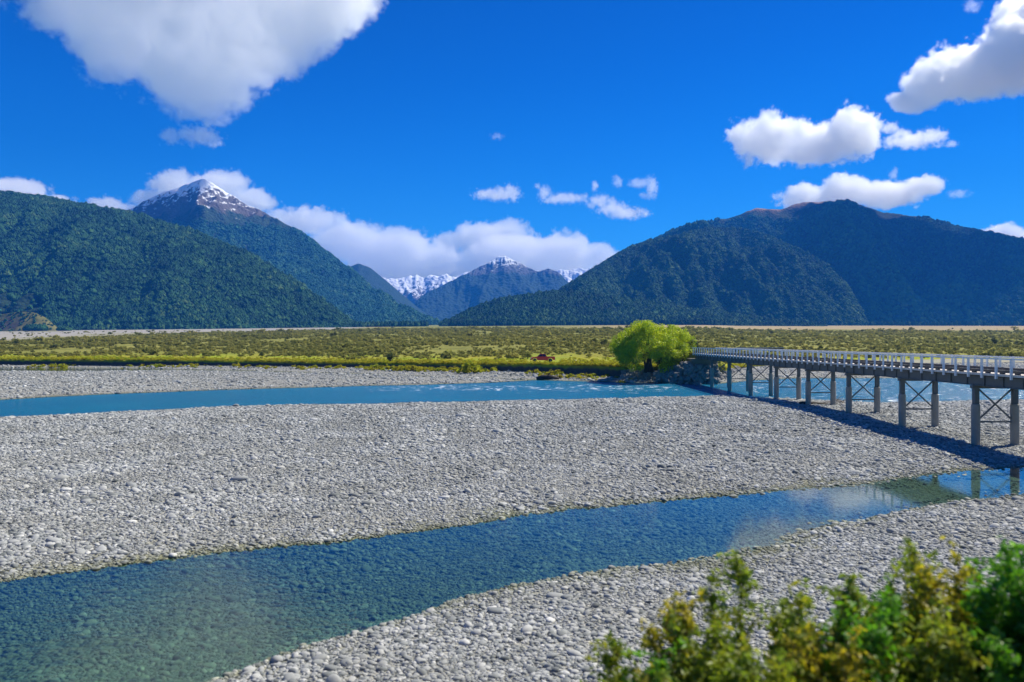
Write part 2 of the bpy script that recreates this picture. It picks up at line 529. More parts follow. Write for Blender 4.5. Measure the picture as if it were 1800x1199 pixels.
BANK_U = [(-1500, 285), (-900, 266), (-600, 254), (-300, 228), (-100, 207), (50, 190), (150, 178), (200, 171.5), (280, 167.5), (324, 164), (345, 166), (362, 172), (378, 187), (392, 214), (457, 243), (641, 260), (900, 278), (1500, 300)]
TOP_U = [(-1500, 2.4), (-900, 2.4), (-300, 2.3), (-60, 2.7), (50, 3.0), (150, 3.1), (280, 2.5), (345, 2.2), (392, 1.3), (641, 1.2), (1500, 1.4)]
SLOPE_U = [(-1500, 0.0180), (-900, 0.0184), (-300, 0.0222), (0, 0.0236), (300, 0.0245), (900, 0.0240), (1500, 0.024)]
RAMP_Y0, RAMP_X = 162.5, 38.85


def wig(X, Y, a, s):
    return a * fbm(X / s + 3.1, Y / s + 9.7, 3)


def river_h(X, D):
    """height of the shingle bed"""
    n = fbm(X / 16, D / 16, 3) * 0.12 + fbm(X / 2.6 + 5, D / 2.6, 3) * 0.055
    lim = 0.34
    w1 = wig(X, D, 1.3, 7)
    s = np.minimum(D + w1 - interp(X, NEAR_LOW), interp(X, NEAR_FAR) - D - w1 * 0.6) * 0.8
    dm = np.interp(X, [-20, 6, 16, 24, 40, 60], [0.85, 0.62, 0.34, 0.20, 0.17, 0.17])
    h1 = np.where(s > 0, -dm * (1 - np.exp(-np.maximum(s, 0) / 1.8)), lim * (1 - np.exp(np.minimum(s, 0) / 4)))
    w2 = wig(X, D, 2.5, 16)
    s = np.minimum(D + w2 - interp(X, MAIN_NEAR), interp(X, MAIN_FAR) - D - w2 * 0.8)
    h2 = np.where(s > 0, -0.9 * (1 - np.exp(-np.maximum(s, 0) / 4)), 0.9 * (1 - np.exp(np.minimum(s, 0) / 20)))
    yb = interp(X, BACK)
    wd = np.interp(X, [-260, -125, -100, -40, 0], [17, 16, 5.0, 2.5, 2.0])
    s = wd - np.abs(D + wig(X, D, 2, 12) - yb)
    s = np.where(X > 8, -99, s)
    h3 = np.where(s > 0, -0.3 * (1 - np.exp(-np.maximum(s, 0) / 2)), np.interp(X, [-120, -40], [0.42, 0.8]) * (1 - np.exp(np.minimum(s, 0) / 9)))
    h = np.minimum(np.minimum(h1 + 0.25 * smooth((D - 70) / 20), h2), h3)
    return np.where(h > -0.2, h + n * np.clip((h + 0.2) / 0.3, 0.3, 1), h)


def bank_D(u): return np.interp(u, *np.array(BANK_U, float).T)


def plain_h(u, D):
    X = u / F * D
    B = bank_D(u)
    d = D - B
    zt = np.interp(u, *np.array(TOP_U, float).T)
    z = zt + np.interp(u, *np.array(SLOPE_U, float).T) * np.maximum(d, 0)
    z = z + fbm(X / 40, D / 40, 3) * 0.5 * smooth(d / 40) + fbm(X / 7, D / 7, 3) * 0.12
    # approach ramp behind the abutment
    hw = np.abs(X - RAMP_X) - 3.0
    ramp = 6.0 - 0.055 * np.maximum(D - RAMP_Y0 - 6, 0) - 0.85 * np.maximum(hw, 0)
    ramp = np.where(D > RAMP_Y0, ramp, -9)
    z = np.maximum(z, np.where(D < 240, ramp, -9))
    return z


def ground_z(X, D):
    u = X / D * F
    return np.where(D < bank_D(u), river_h(X, D) + 0.55 * smooth((D - bank_D(u) + 9) / 9), plain_h(u, D))


# ------------------------------------------------------------------ riverbed and plain
us = np.concatenate([np.arange(-1500, -950, 12), np.arange(-950, 950, 3.6), np.arange(950, 1501, 12)])
nu = len(us)
nr = 430
B = bank_D(us)
t = np.linspace(0, 1, nr)
lo = 13.0
D = np.exp(np.log(lo) + t[:, None] * (np.log(B)[None, :] - np.log(lo)))
U = np.broadcast_to(us, D.shape)
X = U / F * D
Z = river_h(X, D) + 0.55 * smooth((D - B[None, :] + 9) / 9)
me = np_mesh('riverbed', np.stack([X, D, Z], -1).reshape(-1, 3), grid_faces(nu, nr))
tag(link_mesh('riverbed', me, M['gravel']), 'wide pale grey shingle riverbed between the river channels', 'riverbed', kind='structure')
zfoot = Z[-1]

off = np.concatenate([[0, 0.12, 0.3, 0.55, 0.8, 1.1, 1.6, 2.3, 3.2, 4.3], np.geomspace(5.6, 14000, 170)])
D = B[None, :] + off[:, None]
U = np.broadcast_to(us, D.shape)
X = U / F * D
Z = plain_h(U, D)
bw = smooth(off / 1.0)[:, None]
ztop = plain_h(us, B + 1.2)
steep = fbm(us[None, :] / 9, off[:, None] * 0 + 2.0, 3) * 0.3
Z = np.where(off[:, None] < 1.0, zfoot[None, :] + (Z - zfoot[None, :]) * np.clip(off[:, None] / (0.95) + steep * np.sin(np.pi * np.clip(off[:, None], 0, 1)), 0, 1), Z)
Z[0] = zfoot
dry = smooth((U - 60 + 120 * fbm(X / 300, D / 300, 3)) / 200) * smooth((D - (1250 + 380 * fbm(X / 260 + 7, D / 500, 3))) / 120)
dry = np.maximum(dry, 0.85 * smooth((X + 620 + 90 * fbm(X / 200, D / 200, 3)) / 60) * smooth((-X - 330) / 60) * smooth((D - 1850) / 80))
gl = 560 * (1 + (U + 900) / 400) * (1 + 0.35 * fbm(X / 160, D / 90, 4))
grv = smooth((D - gl) / 160) * smooth((-240 - U) / 60) * smooth((0.62 + fbm(X / 120 + 3, D / 60, 4) * 1.2) / 0.5)
dB = D - B[None, :]
rightg = smooth((U - 385) / 15) * smooth((30 - dB + 8 * fbm(X / 12, D / 12, 3)) / 8) * 0.8
grv = np.maximum(grv, rightg)
scr = smooth((dB - 22 + 30 * fbm(X / 30, D / 30, 4)) / 70)
bank = np.broadcast_to(smooth((0.85 - off) / 0.25)[:, None], D.shape).copy()
rampm = (np.abs(X - RAMP_X) < 9) & (D < 240) & (D > RAMP_Y0)
scr = np.where(rampm, 0.7, scr)
me = np_mesh('grassland', np.stack([X, D, Z], -1).reshape(-1, 3), grid_faces(nu, len(off)))
for k, v in (('dry', dry), ('gravel', grv), ('scrub', scr), ('bank', bank)): attr(me, k, v.ravel())
tag(link_mesh('grassland', me, M['plain']), 'flat olive valley plain rising gently to the mountains', 'grassland', kind='structure')

# railway embankment under the camera
xs = np.linspace(-70, 80, 120); ys = np.linspace(-40, 21, 60)
XX, YY = np.meshgrid(xs, ys)
ZZ = np.where(YY < -1.5, 6.9 + 0.69, 6.9 - 0.46 * YY) + fbm(XX / 3, YY / 3, 3) * 0.15
ZZ = np.minimum(ZZ, 7.4)
me = np_mesh('embankment', np.stack([XX, YY, ZZ], -1).reshape(-1, 3), grid_faces(120, 60))
tag(link_mesh('embankment', me, M['embank']), 'rough earth embankment sloping down to the shingle', 'embankment', kind='structure')


# ------------------------------------------------------------------ water
def strip(name, xs, f0, f1, nv, z, mat, extra=None):
    a = f0(xs); b = f1(xs)
    t = np.linspace(0, 1, nv)[:, None]
    Y = a[None, :] * (1 - t) + b[None, :] * t
    X = np.broadcast_to(xs, Y.shape)
    me = np_mesh(name, np.stack([X, Y, np.full_like(Y, z)], -1).reshape(-1, 3), grid_faces(len(xs), nv))
    if extra:
        for k, v in extra(X, Y).items(): attr(me, k, v.ravel())
    return link_mesh(name, me, mat)


o = strip('side_channel', np.linspace(-58, 66, 60), lambda x: interp(x, NEAR_LOW) - 4, lambda x: interp(x, NEAR_FAR) + 4, 20, 0.0, M['near_water'])
tag(o, 'clear shallow blue side channel crossing the near shingle', 'water', kind='structure')


def river_extra(X, Y):
    dep = -river_h(X, Y)
    xi = X / Y * F
    yi = HOR + H / Y * F
    rap = np.exp(-((xi + 100) / 260) ** 2 - ((yi - 682) / 9) ** 2) + 0.9 * np.exp(-((xi - 220) / 150) ** 2 - ((yi - 682) / 9) ** 2) + 0.8 * smooth((xi - 380) / 40)
    rap = rap + 0.5 * np.exp(-((xi - 60) / 70) ** 2 - ((yi - 667) / 5) ** 2)
    return {'shore': 1 - smooth((dep + 0.05) / 0.45), 'rapid': np.clip(rap, 0, 1)}


o = strip('river', np.linspace(-139, 199, 240), lambda x: interp(x, MAIN_NEAR) - 6, lambda x: interp(x, MAIN_FAR) + 3, 60, 0.004, M['river'], river_extra)
tag(o, 'fast turquoise glacial river with small white rapids', 'river', kind='structure')
o = strip('backwater', np.linspace(-255, 3, 90), lambda x: interp(x, BACK) - 20, lambda x: np.minimum(interp(x, BACK) + 20, 262), 8, -0.004, M['near_water'])
tag(o, 'narrow shallow backwater below the far grassy bank', 'water', kind='structure')


# ------------------------------------------------------------------ scatter helper (one object, points carry copies)
def scatter(name, P, S, Rz, sources, label, cat, seed=1, tilt=None):
    """P (n,3) points, S (n,3) scales, Rz (n,) heading; sources: unlinked mesh objects"""
    me = bpy.data.meshes.new(name)
    me.vertices.add(len(P)); me.vertices.foreach_set('co', np.asarray(P, np.float32).ravel())
    attr(me, 'scl', S, 'FLOAT_VECTOR')
    rot = np.zeros((len(P), 3)); rot[:, 2] = Rz
    if tilt is not None: rot[:, :2] = tilt
    attr(me, 'rot', rot, 'FLOAT_VECTOR')
    o = link_mesh(name, me)
    ng = bpy.data.node_groups.new(name, 'GeometryNodeTree')
    ng.interface.new_socket('Geometry', in_out='INPUT', socket_type='NodeSocketGeometry')
    ng.interface.new_socket('Geometry', in_out='OUTPUT', socket_type='NodeSocketGeometry')
    N = ng.nodes; L = ng.links
    gi = N.new('NodeGroupInput'); go = N.new('NodeGroupOutput')
    ip = N.new('GeometryNodeInstanceOnPoints')
    jn = N.new('GeometryNodeJoinGeometry')
    for s in reversed(sources):
        oi = N.new('GeometryNodeObjectInfo'); oi.inputs['Object'].default_value = s
        g2 = N.new('GeometryNodeGeometryToInstance')
        L.new(oi.outputs['Geometry'], g2.inputs[0]); L.new(g2.outputs[0], jn.inputs[0])
    na = N.new('GeometryNodeInputNamedAttribute'); na.data_type = 'FLOAT_VECTOR'; na.inputs[0].default_value = 'scl'
    nr_ = N.new('GeometryNodeInputNamedAttribute'); nr_.data_type = 'FLOAT_VECTOR'; nr_.inputs[0].default_value = 'rot'
    e2r = N.new('FunctionNodeEulerToRotation')
    rv = N.new('FunctionNodeRandomValue'); rv.data_type = 'INT'
    rv.inputs['Min'].default_value if 'Min' in rv.inputs else None
    for sct in rv.inputs:
        if sct.type == 'INT' and sct.name == 'Min': sct.default_value = 0
        if sct.type == 'INT' and sct.name == 'Max': sct.default_value = len(sources) - 1
        if sct.name == 'Seed': sct.default_value = seed
    L.new(gi.outputs[0], ip.inputs['Points'])
    L.new(jn.outputs[0], ip.inputs['Instance'])
    ip.inputs['Pick Instance'].default_value = True
    ro = [q for q in rv.outputs if q.type == 'INT'][0]
    L.new(ro, ip.inputs['Instance Index'])
    L.new(na.outputs[0], ip.inputs['Scale'])
    L.new(nr_.outputs[0], e2r.inputs[0]); L.new(e2r.outputs[0], ip.inputs['Rotation'])
    L.new(ip.outputs[0], go.inputs[0])
    md = o.modifiers.new('scatter', 'NODES'); md.node_group = ng
    return tag(o, label, cat, kind='stuff')


def src(name, me, mat):
    me.materials.append(mat)
    return bpy.data.objects.new(name, me)


def ico(sub):
    bm = bmesh.new(); bmesh.ops.create_icosphere(bm, subdivisions=sub, radius=1.0)
    v = np.array([q.co[:] for q in bm.verts]); f = np.array([[q.index for q in p.verts] for p in bm.faces]); bm.free()
    return v, f


def stone_src(k):
    v, f = ico(2)
    r = np.random.default_rng(100 + k)
    d = np.zeros(len(v))
    for _ in range(7):                                   # flat cuts make a worn cobble
        n = r.normal(size=3); n /= np.linalg.norm(n)
        c = r.uniform(0.62, 0.9); pr = v @ n
        v = v - np.where(pr > c, (pr - c), 0)[:, None] * n * 0.85
    v = v * np.array([1.0, r.uniform(0.65, 0.9), r.uniform(0.36, 0.54)]) + r.normal(size=v.shape) * 0.02
    return src('stone_source', np_mesh('stone', v, f), M['stone'])


stones = [stone_src(k) for k in range(7)]


def fan_points(n, u0, u1, d0, d1, power=1.0):
    """random points in a fan; density per area falls as D**-power"""
    q = rng.random(n); e = 2 - power
    D = (d0 ** e + q * (d1 ** e - d0 ** e)) ** (1 / e)
    u = rng.uniform(u0, u1, n)
    return u, D, u / F * D


u, D, X = fan_points(580000, -1350, 1350, 15.5, 135, 1.25)
z = river_h(X, D)
sz = np.exp(rng.normal(-3.0, 0.45, len(D)) + 0.6 * fbm(X / 6, D / 5, 3)) * (0.75 + D / 70)
sz = np.clip(sz, 0.03, 0.34)
big = rng.random(len(D)) < 0.006
sz = np.where(big, sz * 1.8, sz)
main = D > interp(X, MAIN_NEAR) + 1.5
keep = ~main & ((X < 18) | (z > 0.0) | ((z > -0.13) & (rng.random(len(X)) < 0.22))) & (z > -0.75) & (D < bank_D(u) - 1) & ~((z < -0.15) & (sz > 0.3)) & (D > 15)
X, D, z, sz = X[keep], D[keep], z[keep], sz[keep]
S = np.stack([sz, sz, sz], 1) * rng.uniform(0.85, 1.15, (len(sz), 3))
P = np.stack([X, D, z + sz * 0.10], 1)
scatter('river_stones', P, S, rng.uniform(0, 6.28, len(sz)), stones, 'loose grey river stones covering the near shingle', 'stones', 3, rng.normal(0, 0.22, (len(sz), 2)))

# far shingle bars, other side of the main river
u, D, X = fan_points(60000, -1000, 1000, 105, 285, 1.0)
z = ground_z(X, D)
keep = (D > interp(X, MAIN_FAR) - 1.5) & (z > -0.06) & (D < bank_D(u) - 0.5)
X, D, z = X[keep], D[keep], z[keep]
sz = np.clip(np.exp(rng.normal(-1.75, 0.45, len(D))), 0.08, 0.7)
foot = bank_D(X / D * F) - D < 9
sz = np.where(foot, sz * 1.35, sz)
S = np.stack([sz] * 3, 1) * rng.uniform(0.85, 1.2, (len(sz), 3))
scatter('bar_stones', np.stack([X, D, z + sz * 0.1], 1), S, rng.uniform(0, 6.28, len(sz)), stones, 'coarse stones along the far shingle bar and bank foot', 'stones', 4)


# ------------------------------------------------------------------ leaves
def leaf_mesh(name, C, Nrm, size, tint, aspect=0.55, r=None):
    """one folded quad per leaf at C, facing roughly Nrm"""
    r = r or rng
    n = len(C)
    Nrm = Nrm / (np.linalg.norm(Nrm, axis=1, keepdims=True) + 1e-9)
    a = r.normal(size=(n, 3)); a -= (a * Nrm).sum(1, keepdims=True) * Nrm
    a /= np.linalg.norm(a, axis=1, keepdims=True) + 1e-9
    b = np.cross(Nrm, a)
    s = np.asarray(size).reshape(-1, 1) * np.ones((n, 1))
    v = np.stack([C - a * s, C - b * s * aspect + Nrm * s * 0.12, C + a * s, C + b * s * aspect + Nrm * s * 0.12], 1).reshape(-1, 3)
    me = np_mesh(name, v, np.arange(4 * n).reshape(n, 4), smooth=False)
    attr(me, 'tint', np.repeat(np.asarray(tint) * np.ones(n), 4))
    return me


def scrub_src(k, n=110, up=1.0, mat='scrub', leaf=0.17):
    r = np.random.default_rng(300 + k)
    C = []
    for _ in range(r.integers(4, 7)):
        c = np.array([r.uniform(-0.5, 0.5), r.uniform(-0.5, 0.5), r.uniform(0.25, 0.75) * up])
        d = r.normal(size=(n // 5, 3)); d /= np.linalg.norm(d, axis=1, keepdims=True)
        C.append(c + d * r.uniform(0.1, 0.42, (len(d), 1)))
    C = np.concatenate(C); C[:, 2] = np.abs(C[:, 2])
    Nn = C - np.array([0, 0, 0.2]) + r.normal(size=C.shape) * 0.3
    me = leaf_mesh('scrub', C, Nn, r.uniform(leaf * 0.7, leaf * 1.3, len(C)), r.random(len(C)), 0.8, r)
    return src('scrub_source', me, M[mat])


scrubs = [scrub_src(k) for k in range(5)]
u, D, X = fan_points(110000, -1050, 1050, 188, 1500, 1.5)
keep = D > bank_D(u) + 3
u, D, X = u[keep], D[keep], X[keep]
dB = D - bank_D(u)
dens = smooth((dB - 14 + 30 * fbm(X / 26, D / 26, 4) - np.where((u > 30) & (u < 200), 14, 0)) / 45) * smooth(0.62 + 1.5 * fbm(X / 45 + 4, D / 60, 3))
dens *= 0.6
dens *= np.where((u > 60) & (D > 1200 + 250 * fbm(X / 260 + 7, D / 500, 3)), 0.02, 1)
gl = 560 * (1 + (u + 900) / 400)
dens *= np.where((u < -240) & (D > gl), 0.05, 1)
dens *= np.where((u > 385) & (dB < 34), 0.02, 1)
dens *= np.where((np.abs(X - RAMP_X) < 4) & (D < 260), 0.0, 1)
keep = rng.random(len(D)) < dens
u, D, X = u[keep], D[keep], X[keep]
s = np.exp(rng.normal(-0.45, 0.42, len(D))) * np.interp(D, [190, 500, 1500], [0.95, 1.45, 2.7])
s = np.where((u > 385) & (D - bank_D(u) < 50), s * 1.7, s)
scatter('scrub', np.stack([X, D, plain_h(u, D) - 0.05], 1), np.stack([s * 1.25, s * 1.25, s * rng.uniform(0.7, 1.1, len(s))], 1), rng.uniform(0, 6.28, len(s)), scrubs, 'low olive scrub covering the valley plain', 'scrub', 5)

# grass tussocks along the top of the bank and over the bright strip
tufts = [scrub_src(20 + k, 60, 0.8, 'tuft', 0.14) for k in range(3)]
u = rng.uniform(-1000, 560, 16000); dB = np.abs(rng.exponential(7.0, len(u)))
D = bank_D(u) + 0.7 + dB
X = u / F * D
keep = ~((u > 318) & (np.abs(X - RAMP_X) < 4)) & ~((u > 24) & (u < 86) & (dB > 1.2 + 6 * np.abs(fbm(X / 2.0, D / 2.0, 2))) & (rng.random(len(u)) < 0.9))
u, D, X = u[keep], D[keep], X[keep]
s = np.exp(rng.normal(-0.95, 0.35, len(D)))
scatter('bank_grass', np.stack([X, D, plain_h(u, D) - 0.08], 1), np.stack([s * 1.3, s * 1.3, s], 1), rng.uniform(0, 6.28, len(s)), tufts, 'yellow green tussock grass along the top of the far bank', 'grass', 6)

# green plants on the stones under the bank
u = np.concatenate([rng.normal(c, 26, 26) for c in (-800, -640, -560, -440, -330, -225, -170, -60, 60, 140)] + [rng.normal(c, 16, 45) for c in (-245, -185, -155, -120)])
D = bank_D(u) - np.abs(rng.normal(2.5, 2.0, len(u))) - 0.3
X = u / F * D
s = np.exp(rng.normal(-0.35, 0.35, len(D)))
green = [scrub_src(30 + k, 80, 0.8, 'tuft', 0.16) for k in range(3)]
scatter('bank_plants', np.stack([X, D, ground_z(X, D) - 0.1], 1), np.stack([s * 1.4, s * 1.4, s], 1), rng.uniform(0, 6.28, len(s)), green, 'green weeds growing among stones at the foot of the bank', 'plants', 8)


# ------------------------------------------------------------------ mountains
def beech_src(k, mat):
    v, f = ico(3)
    r = np.random.default_rng(500 + k)
    o3 = r.uniform(0, 9, 3)
    d = fbm(v[:, 0] * 1.9 + v[:, 2] * 1.3 + o3[0], v[:, 1] * 1.9 - v[:, 2] * 1.1 + o3[1], 3) * 0.75
    v = v * (1 + d)[:, None]
    tz = v[:, 2]
    taper = np.where(tz > 0, 1 - 0.45 * np.clip(tz, 0, 1), 1 - 0.1 * np.clip(-tz, 0, 1))
    v = np.stack([v[:, 0] * 0.50 * taper, v[:, 1] * 0.50 * taper, (tz * 0.5 + 0.42)], 1)
    return src('tree_source', np_mesh('tree', v, f, smooth=False), M[mat])


beeches = [beech_src(k, 'beech') for k in range(5)]
far_beeches = [beech_src(k, 'fbeech') for k in range(5)]


def mountain(name, label, sil, Db, Dc, back, mat, spur=60, spur_L=350, prof=0.9, rough=8, spurs=(), nu=220, nv=120, sink=12, seed=0, jag=0.0, crag=0.0, kind='structure'):
    """sil: [(x,y)] skyline in photo pixels; Db/Dc: depth of foot / crest, numbers or [(x,D)] lists"""
    sil = np.array(sil, float)
    x = np.linspace(sil[0, 0], sil[-1, 0], nu)
    # smoothed skyline
    yf = np.interp(x, sil[:, 0], sil[:, 1])
    k = max(1, nu // (90 if not crag else 240)); ker = np.hanning(2 * k + 3); ker /= ker.sum()
    ys = np.convolve(np.pad(yf, k + 1, mode='edge'), ker, 'valid')
    ys = ys + crag * fbm(x / 26 + seed * 7, x * 0 + seed * 3.7, 5, 0.62)
    u = x - 900
    f = lambda v: np.interp(x, *np.array(v, float).T) if isinstance(v, (list, tuple)) else np.full(nu, float(v))
    db, dc = f(Db), f(Dc)
    zc = H + (HOR - ys) / F * dc
    zb = plain_h(u, db) - sink
    tt = np.concatenate([np.linspace(0, 1, nv), 1 + np.linspace(0, 1, 26)[1:]])
    T = tt[:, None]
    Dm = np.where(T <= 1, db + (dc - db) * T, dc + back * (T - 1))
    P = np.where(T <= 1, np.clip(T, 0, 1) ** prof, 1 - smooth(T - 1) ** 0.9)
    Zm = zb + (zc - zb) * P
    X = u / F * Dm
    env = np.where(T <= 1, np.sin(np.pi * np.clip(T, 0, 1) ** 0.8) ** 0.8, np.sin(np.pi * np.clip(T - 1, 0, 1)))
    hscale = np.clip((zc - zb) / np.max(zc - zb), 0, 1)[None, :]
    r1 = fbm(X / spur_L + seed * 3.3, Dm / (spur_L * 2.6) + seed, 3, ridged=True)
    r2 = fbm(X / (spur_L * 0.33) + seed * 1.7, Dm / (spur_L * 0.8) + 4, 4, ridged=True)
    Zm = Zm + env * hscale * (spur * (r1 - 0.45) + spur * 0.42 * (r2 - 0.4))
    for (xt, xb, wpx, amp) in spurs:
        tc = np.clip(T, 0, 1)
        uc = (xb + (xt - xb) * tc) - 900
        Zm = Zm + amp * env * np.exp(-np.abs((u[None, :] - uc) / wpx) ** 1.2)
    Zm = Zm + fbm(X / 60 + seed, Dm / 60, 4) * rough * np.clip(env * 1.2 + 0.25, 0, 1)
    if jag:
        Zm = Zm + fbm(X / 90 + seed, Dm / 400, 5, 0.6, True) * jag * smooth((T - 0.5) / 0.5)
    lim = H + (zc - H) / dc * np.minimum(Dm, dc) + 2.0
    over = np.maximum(Zm - lim, 0)
    Zm = np.where(T <= 1, Zm - over * 0.93, np.minimum(Zm, lim - 12 * (T - 1)))
    me = np_mesh(name, np.stack([X, Dm, Zm], -1).reshape(-1, 3), grid_faces(nu, len(tt)))
    o = link_mesh(name, me, mat)
    tag(o, label, 'mountain', kind=kind)
    return o, (X, Dm, Zm, nv)


def plant_forest(name, label, mtn, n, hgt, sources, zmax=1e9, tmin=0.0, tmax=1.06, keepf=None, seed=2, zsoft=40):
    X, Dm, Zm, nv = mtn[1]
    nt_, nu_ = X.shape
    jmax = int((nv - 1) * tmax)
    fi = rng.uniform(0, nu_ - 1.001, n * 3); fj = rng.uniform((nv - 1) * tmin, min(jmax, nt_ - 2), n * 3)
    i = fi.astype(int); j = fj.astype(int); a = fi - i; b = fj - j
    lerp = lambda A: (A[j, i] * (1 - a) + A[j, i + 1] * a) * (1 - b) + (A[j + 1, i] * (1 - a) + A[j + 1, i + 1] * a) * b
    x, d, z = lerp(X), lerp(Dm), lerp(Zm)
    w_ = (X[j, i + 1] - X[j, i]) * np.hypot(Dm[j + 1, i] - Dm[j, i], Zm[j + 1, i] - Zm[j, i])
    p = w_ / np.quantile(w_, 0.9)
    p = p * smooth((zmax + 60 * fbm(x / 150, d / 150, 3) - z) / zsoft)
    if keepf is not None: p = p * keepf(x / d * F + 900, d, z)
    k = rng.random(len(x)) < p
    x, d, z = x[k][:n], d[k][:n], z[k][:n]
    h = hgt * np.exp(rng.normal(0, 0.22, len(x))) * (1 + 0.35 * fbm(x / 120, d / 120, 3))
    wd = h * rng.uniform(0.75, 1.15, len(x))
    return scatter(name, np.stack([x, d, z - h * 0.08], 1), np.stack([wd, wd, h], 1), rng.uniform(0, 6.28, len(x)), sources, label, 'forest', seed)


M['hill'] = m_mountain('beech_hill', (0.010, 0.028, 0.016), (0.03, 0.055, 0.024), 0.09)
M['hill2'] = m_mountain('right_hill', (0.012, 0.028, 0.020), (0.03, 0.05, 0.03), 0.08, rock=(775, 50), rockc=((0.20, 0.12, 0.08), (0.30, 0.19, 0.13)))
M['snowpeak'] = m_mountain('snow_peak', (0.014, 0.036, 0.022), (0.035, 0.06, 0.03), 0.06, snow=(885, 95), rock=(735, 80), bump=8)
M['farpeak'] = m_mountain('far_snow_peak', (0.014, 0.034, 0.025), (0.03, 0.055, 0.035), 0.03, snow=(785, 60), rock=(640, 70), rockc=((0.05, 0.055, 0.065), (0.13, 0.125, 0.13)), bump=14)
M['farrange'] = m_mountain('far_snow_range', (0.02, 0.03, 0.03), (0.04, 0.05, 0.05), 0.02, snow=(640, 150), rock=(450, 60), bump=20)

hillL = mountain('forested_hill', 'near dark green forested hill on the left', [(-420, 300), (-250, 315), (-100, 325), (0, 340), (60, 346), (130, 359), (215, 374), (300, 397), (350, 412), (430, 444), (480, 474), (540, 512), (590, 547), (625, 574), (640, 582)],
                 [(-420, 1900), (0, 1950), (330, 2000), (640, 2250)], [(-420, 2750), (0, 2750), (300, 2700), (640, 2300)], 900, M['hill'], spur=95, spur_L=300, prof=0.85, seed=1, rough=14)
peakL = mountain('snow_capped_peak', 'snow capped pyramid peak rising behind the left hill', [(-60, 470), (60, 425), (150, 392), (205, 376), (240, 362), (290, 339), (332, 322), (355, 314), (376, 323), (405, 344), (430, 359), (470, 378), (520, 405), (570, 440), (610, 470), (650, 505), (700, 537), (760, 563), (790, 572)],
                 [(-60, 3600), (790, 3600)], [(-60, 5200), (355, 5000), (600, 4600), (790, 3800)], 1500, M['snowpeak'], spur=120, spur_L=480, prof=1.0, rough=16, spurs=((355, 330, 22, 60), (355, 480, 40, 70)), nu=360, nv=190, seed=2, jag=40, crag=7)
ridge = mountain('blue_ridge', 'blue forested ridge in the valley behind the snow capped peak', [(540, 560), (590, 490), (612, 470), (630, 463), (650, 470), (680, 494), (710, 520), (740, 545), (775, 568)],
                 6000, 6900, 900, M['snowpeak'], spur=60, spur_L=400, seed=3, nu=120, nv=70)
rangeF = mountain('distant_snow_range', 'distant snowy range at the head of the valley', [(590, 495), (640, 488), (672, 486), (690, 490), (720, 486), (745, 489), (770, 484), (800, 486), (830, 478), (900, 470), (960, 478), (1000, 476), (1020, 470), (1060, 478), (1120, 500)],
                  9200, 10400, 700, M['farrange'], spur=180, spur_L=420, seed=4, rough=20, nu=260, nv=90, jag=60, crag=9)
peakF = mountain('central_snow_peak', 'blue central peak with a snowy top at the valley head', [(690, 572), (720, 545), (740, 521), (790, 495), (835, 474), (858, 463), (876, 451), (890, 452), (905, 457), (930, 470), (945, 477), (965, 472), (980, 478), (998, 496), (1010, 520), (1040, 560)],
                 6700, [(690, 7200), (876, 8000), (1040, 7600)], 900, M['farpeak'], spur=110, spur_L=560, prof=1.0, rough=12, spurs=((876, 830, 16, 60), (890, 960, 18, 60)), nu=300, nv=150, seed=5, jag=40, crag=5)
mtnR = mountain('broad_mountain', 'broad dark forested mountain on the right', [(1010, 500), (1040, 478), (1085, 452), (1135, 428), (1180, 410), (1230, 393), (1290, 381), (1330, 366), (1372, 368), (1400, 358), (1440, 355), (1500, 358), (1560, 374), (1640, 385), (1700, 405), (1800, 426), (1950, 460), (2150, 500), (2300, 530)],
                [(1010, 3300), (2300, 2900)], [(1010, 4600), (1440, 4800), (1800, 4500), (2300, 4200)], 1300, M['hill2'], spur=480, spur_L=760, prof=0.88, nu=360, nv=170, seed=6, rough=18, crag=3)
spurR = mountain('forested_spur', 'rounded forested spur in front of the broad mountain', [(930, 575), (960, 530), (985, 512), (1040, 478), (1085, 450), (1135, 428), (1190, 418), (1240, 404), (1290, 402), (1340, 412), (1400, 438), (1450, 466), (1490, 505), (1512, 545), (1525, 575)],
                 2750, [(930, 2850), (1100, 3500), (1300, 3700), (1525, 2900)], 900, M['hill2'], spur=170, spur_L=300, prof=0.82, nu=240, nv=130, seed=7)
footR = mountain('foothill', 'low wooded foothill at the valley mouth', [(775, 574), (800, 562), (830, 546), (880, 529), (940, 519), (1000, 517), (1060, 523), (1130, 532), (1200, 545), (1290, 558), (1380, 568), (1450, 576)],
                 2350, 2650, 500, M['hill'], spur=8, spur_L=200, prof=0.8, seed=8, nu=160, nv=50, rough=4)

plant_forest('left_forest', 'dense beech forest over the left hill', hillL, 50000, 11.5, beeches, keepf=lambda x, d, z: np.where((x < 78) & (d < 2080), 0.05, 1), seed=11)
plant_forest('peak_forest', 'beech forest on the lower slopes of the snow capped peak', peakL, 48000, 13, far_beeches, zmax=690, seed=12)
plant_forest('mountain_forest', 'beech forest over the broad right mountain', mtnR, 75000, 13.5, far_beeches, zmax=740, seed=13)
plant_forest('spur_forest', 'beech forest over the rounded spur', spurR, 48000, 11.5, beeches, seed=14)
plant_forest('foothill_forest', 'dark forest over the low foothill', footR, 14000, 12.5, beeches, seed=15)

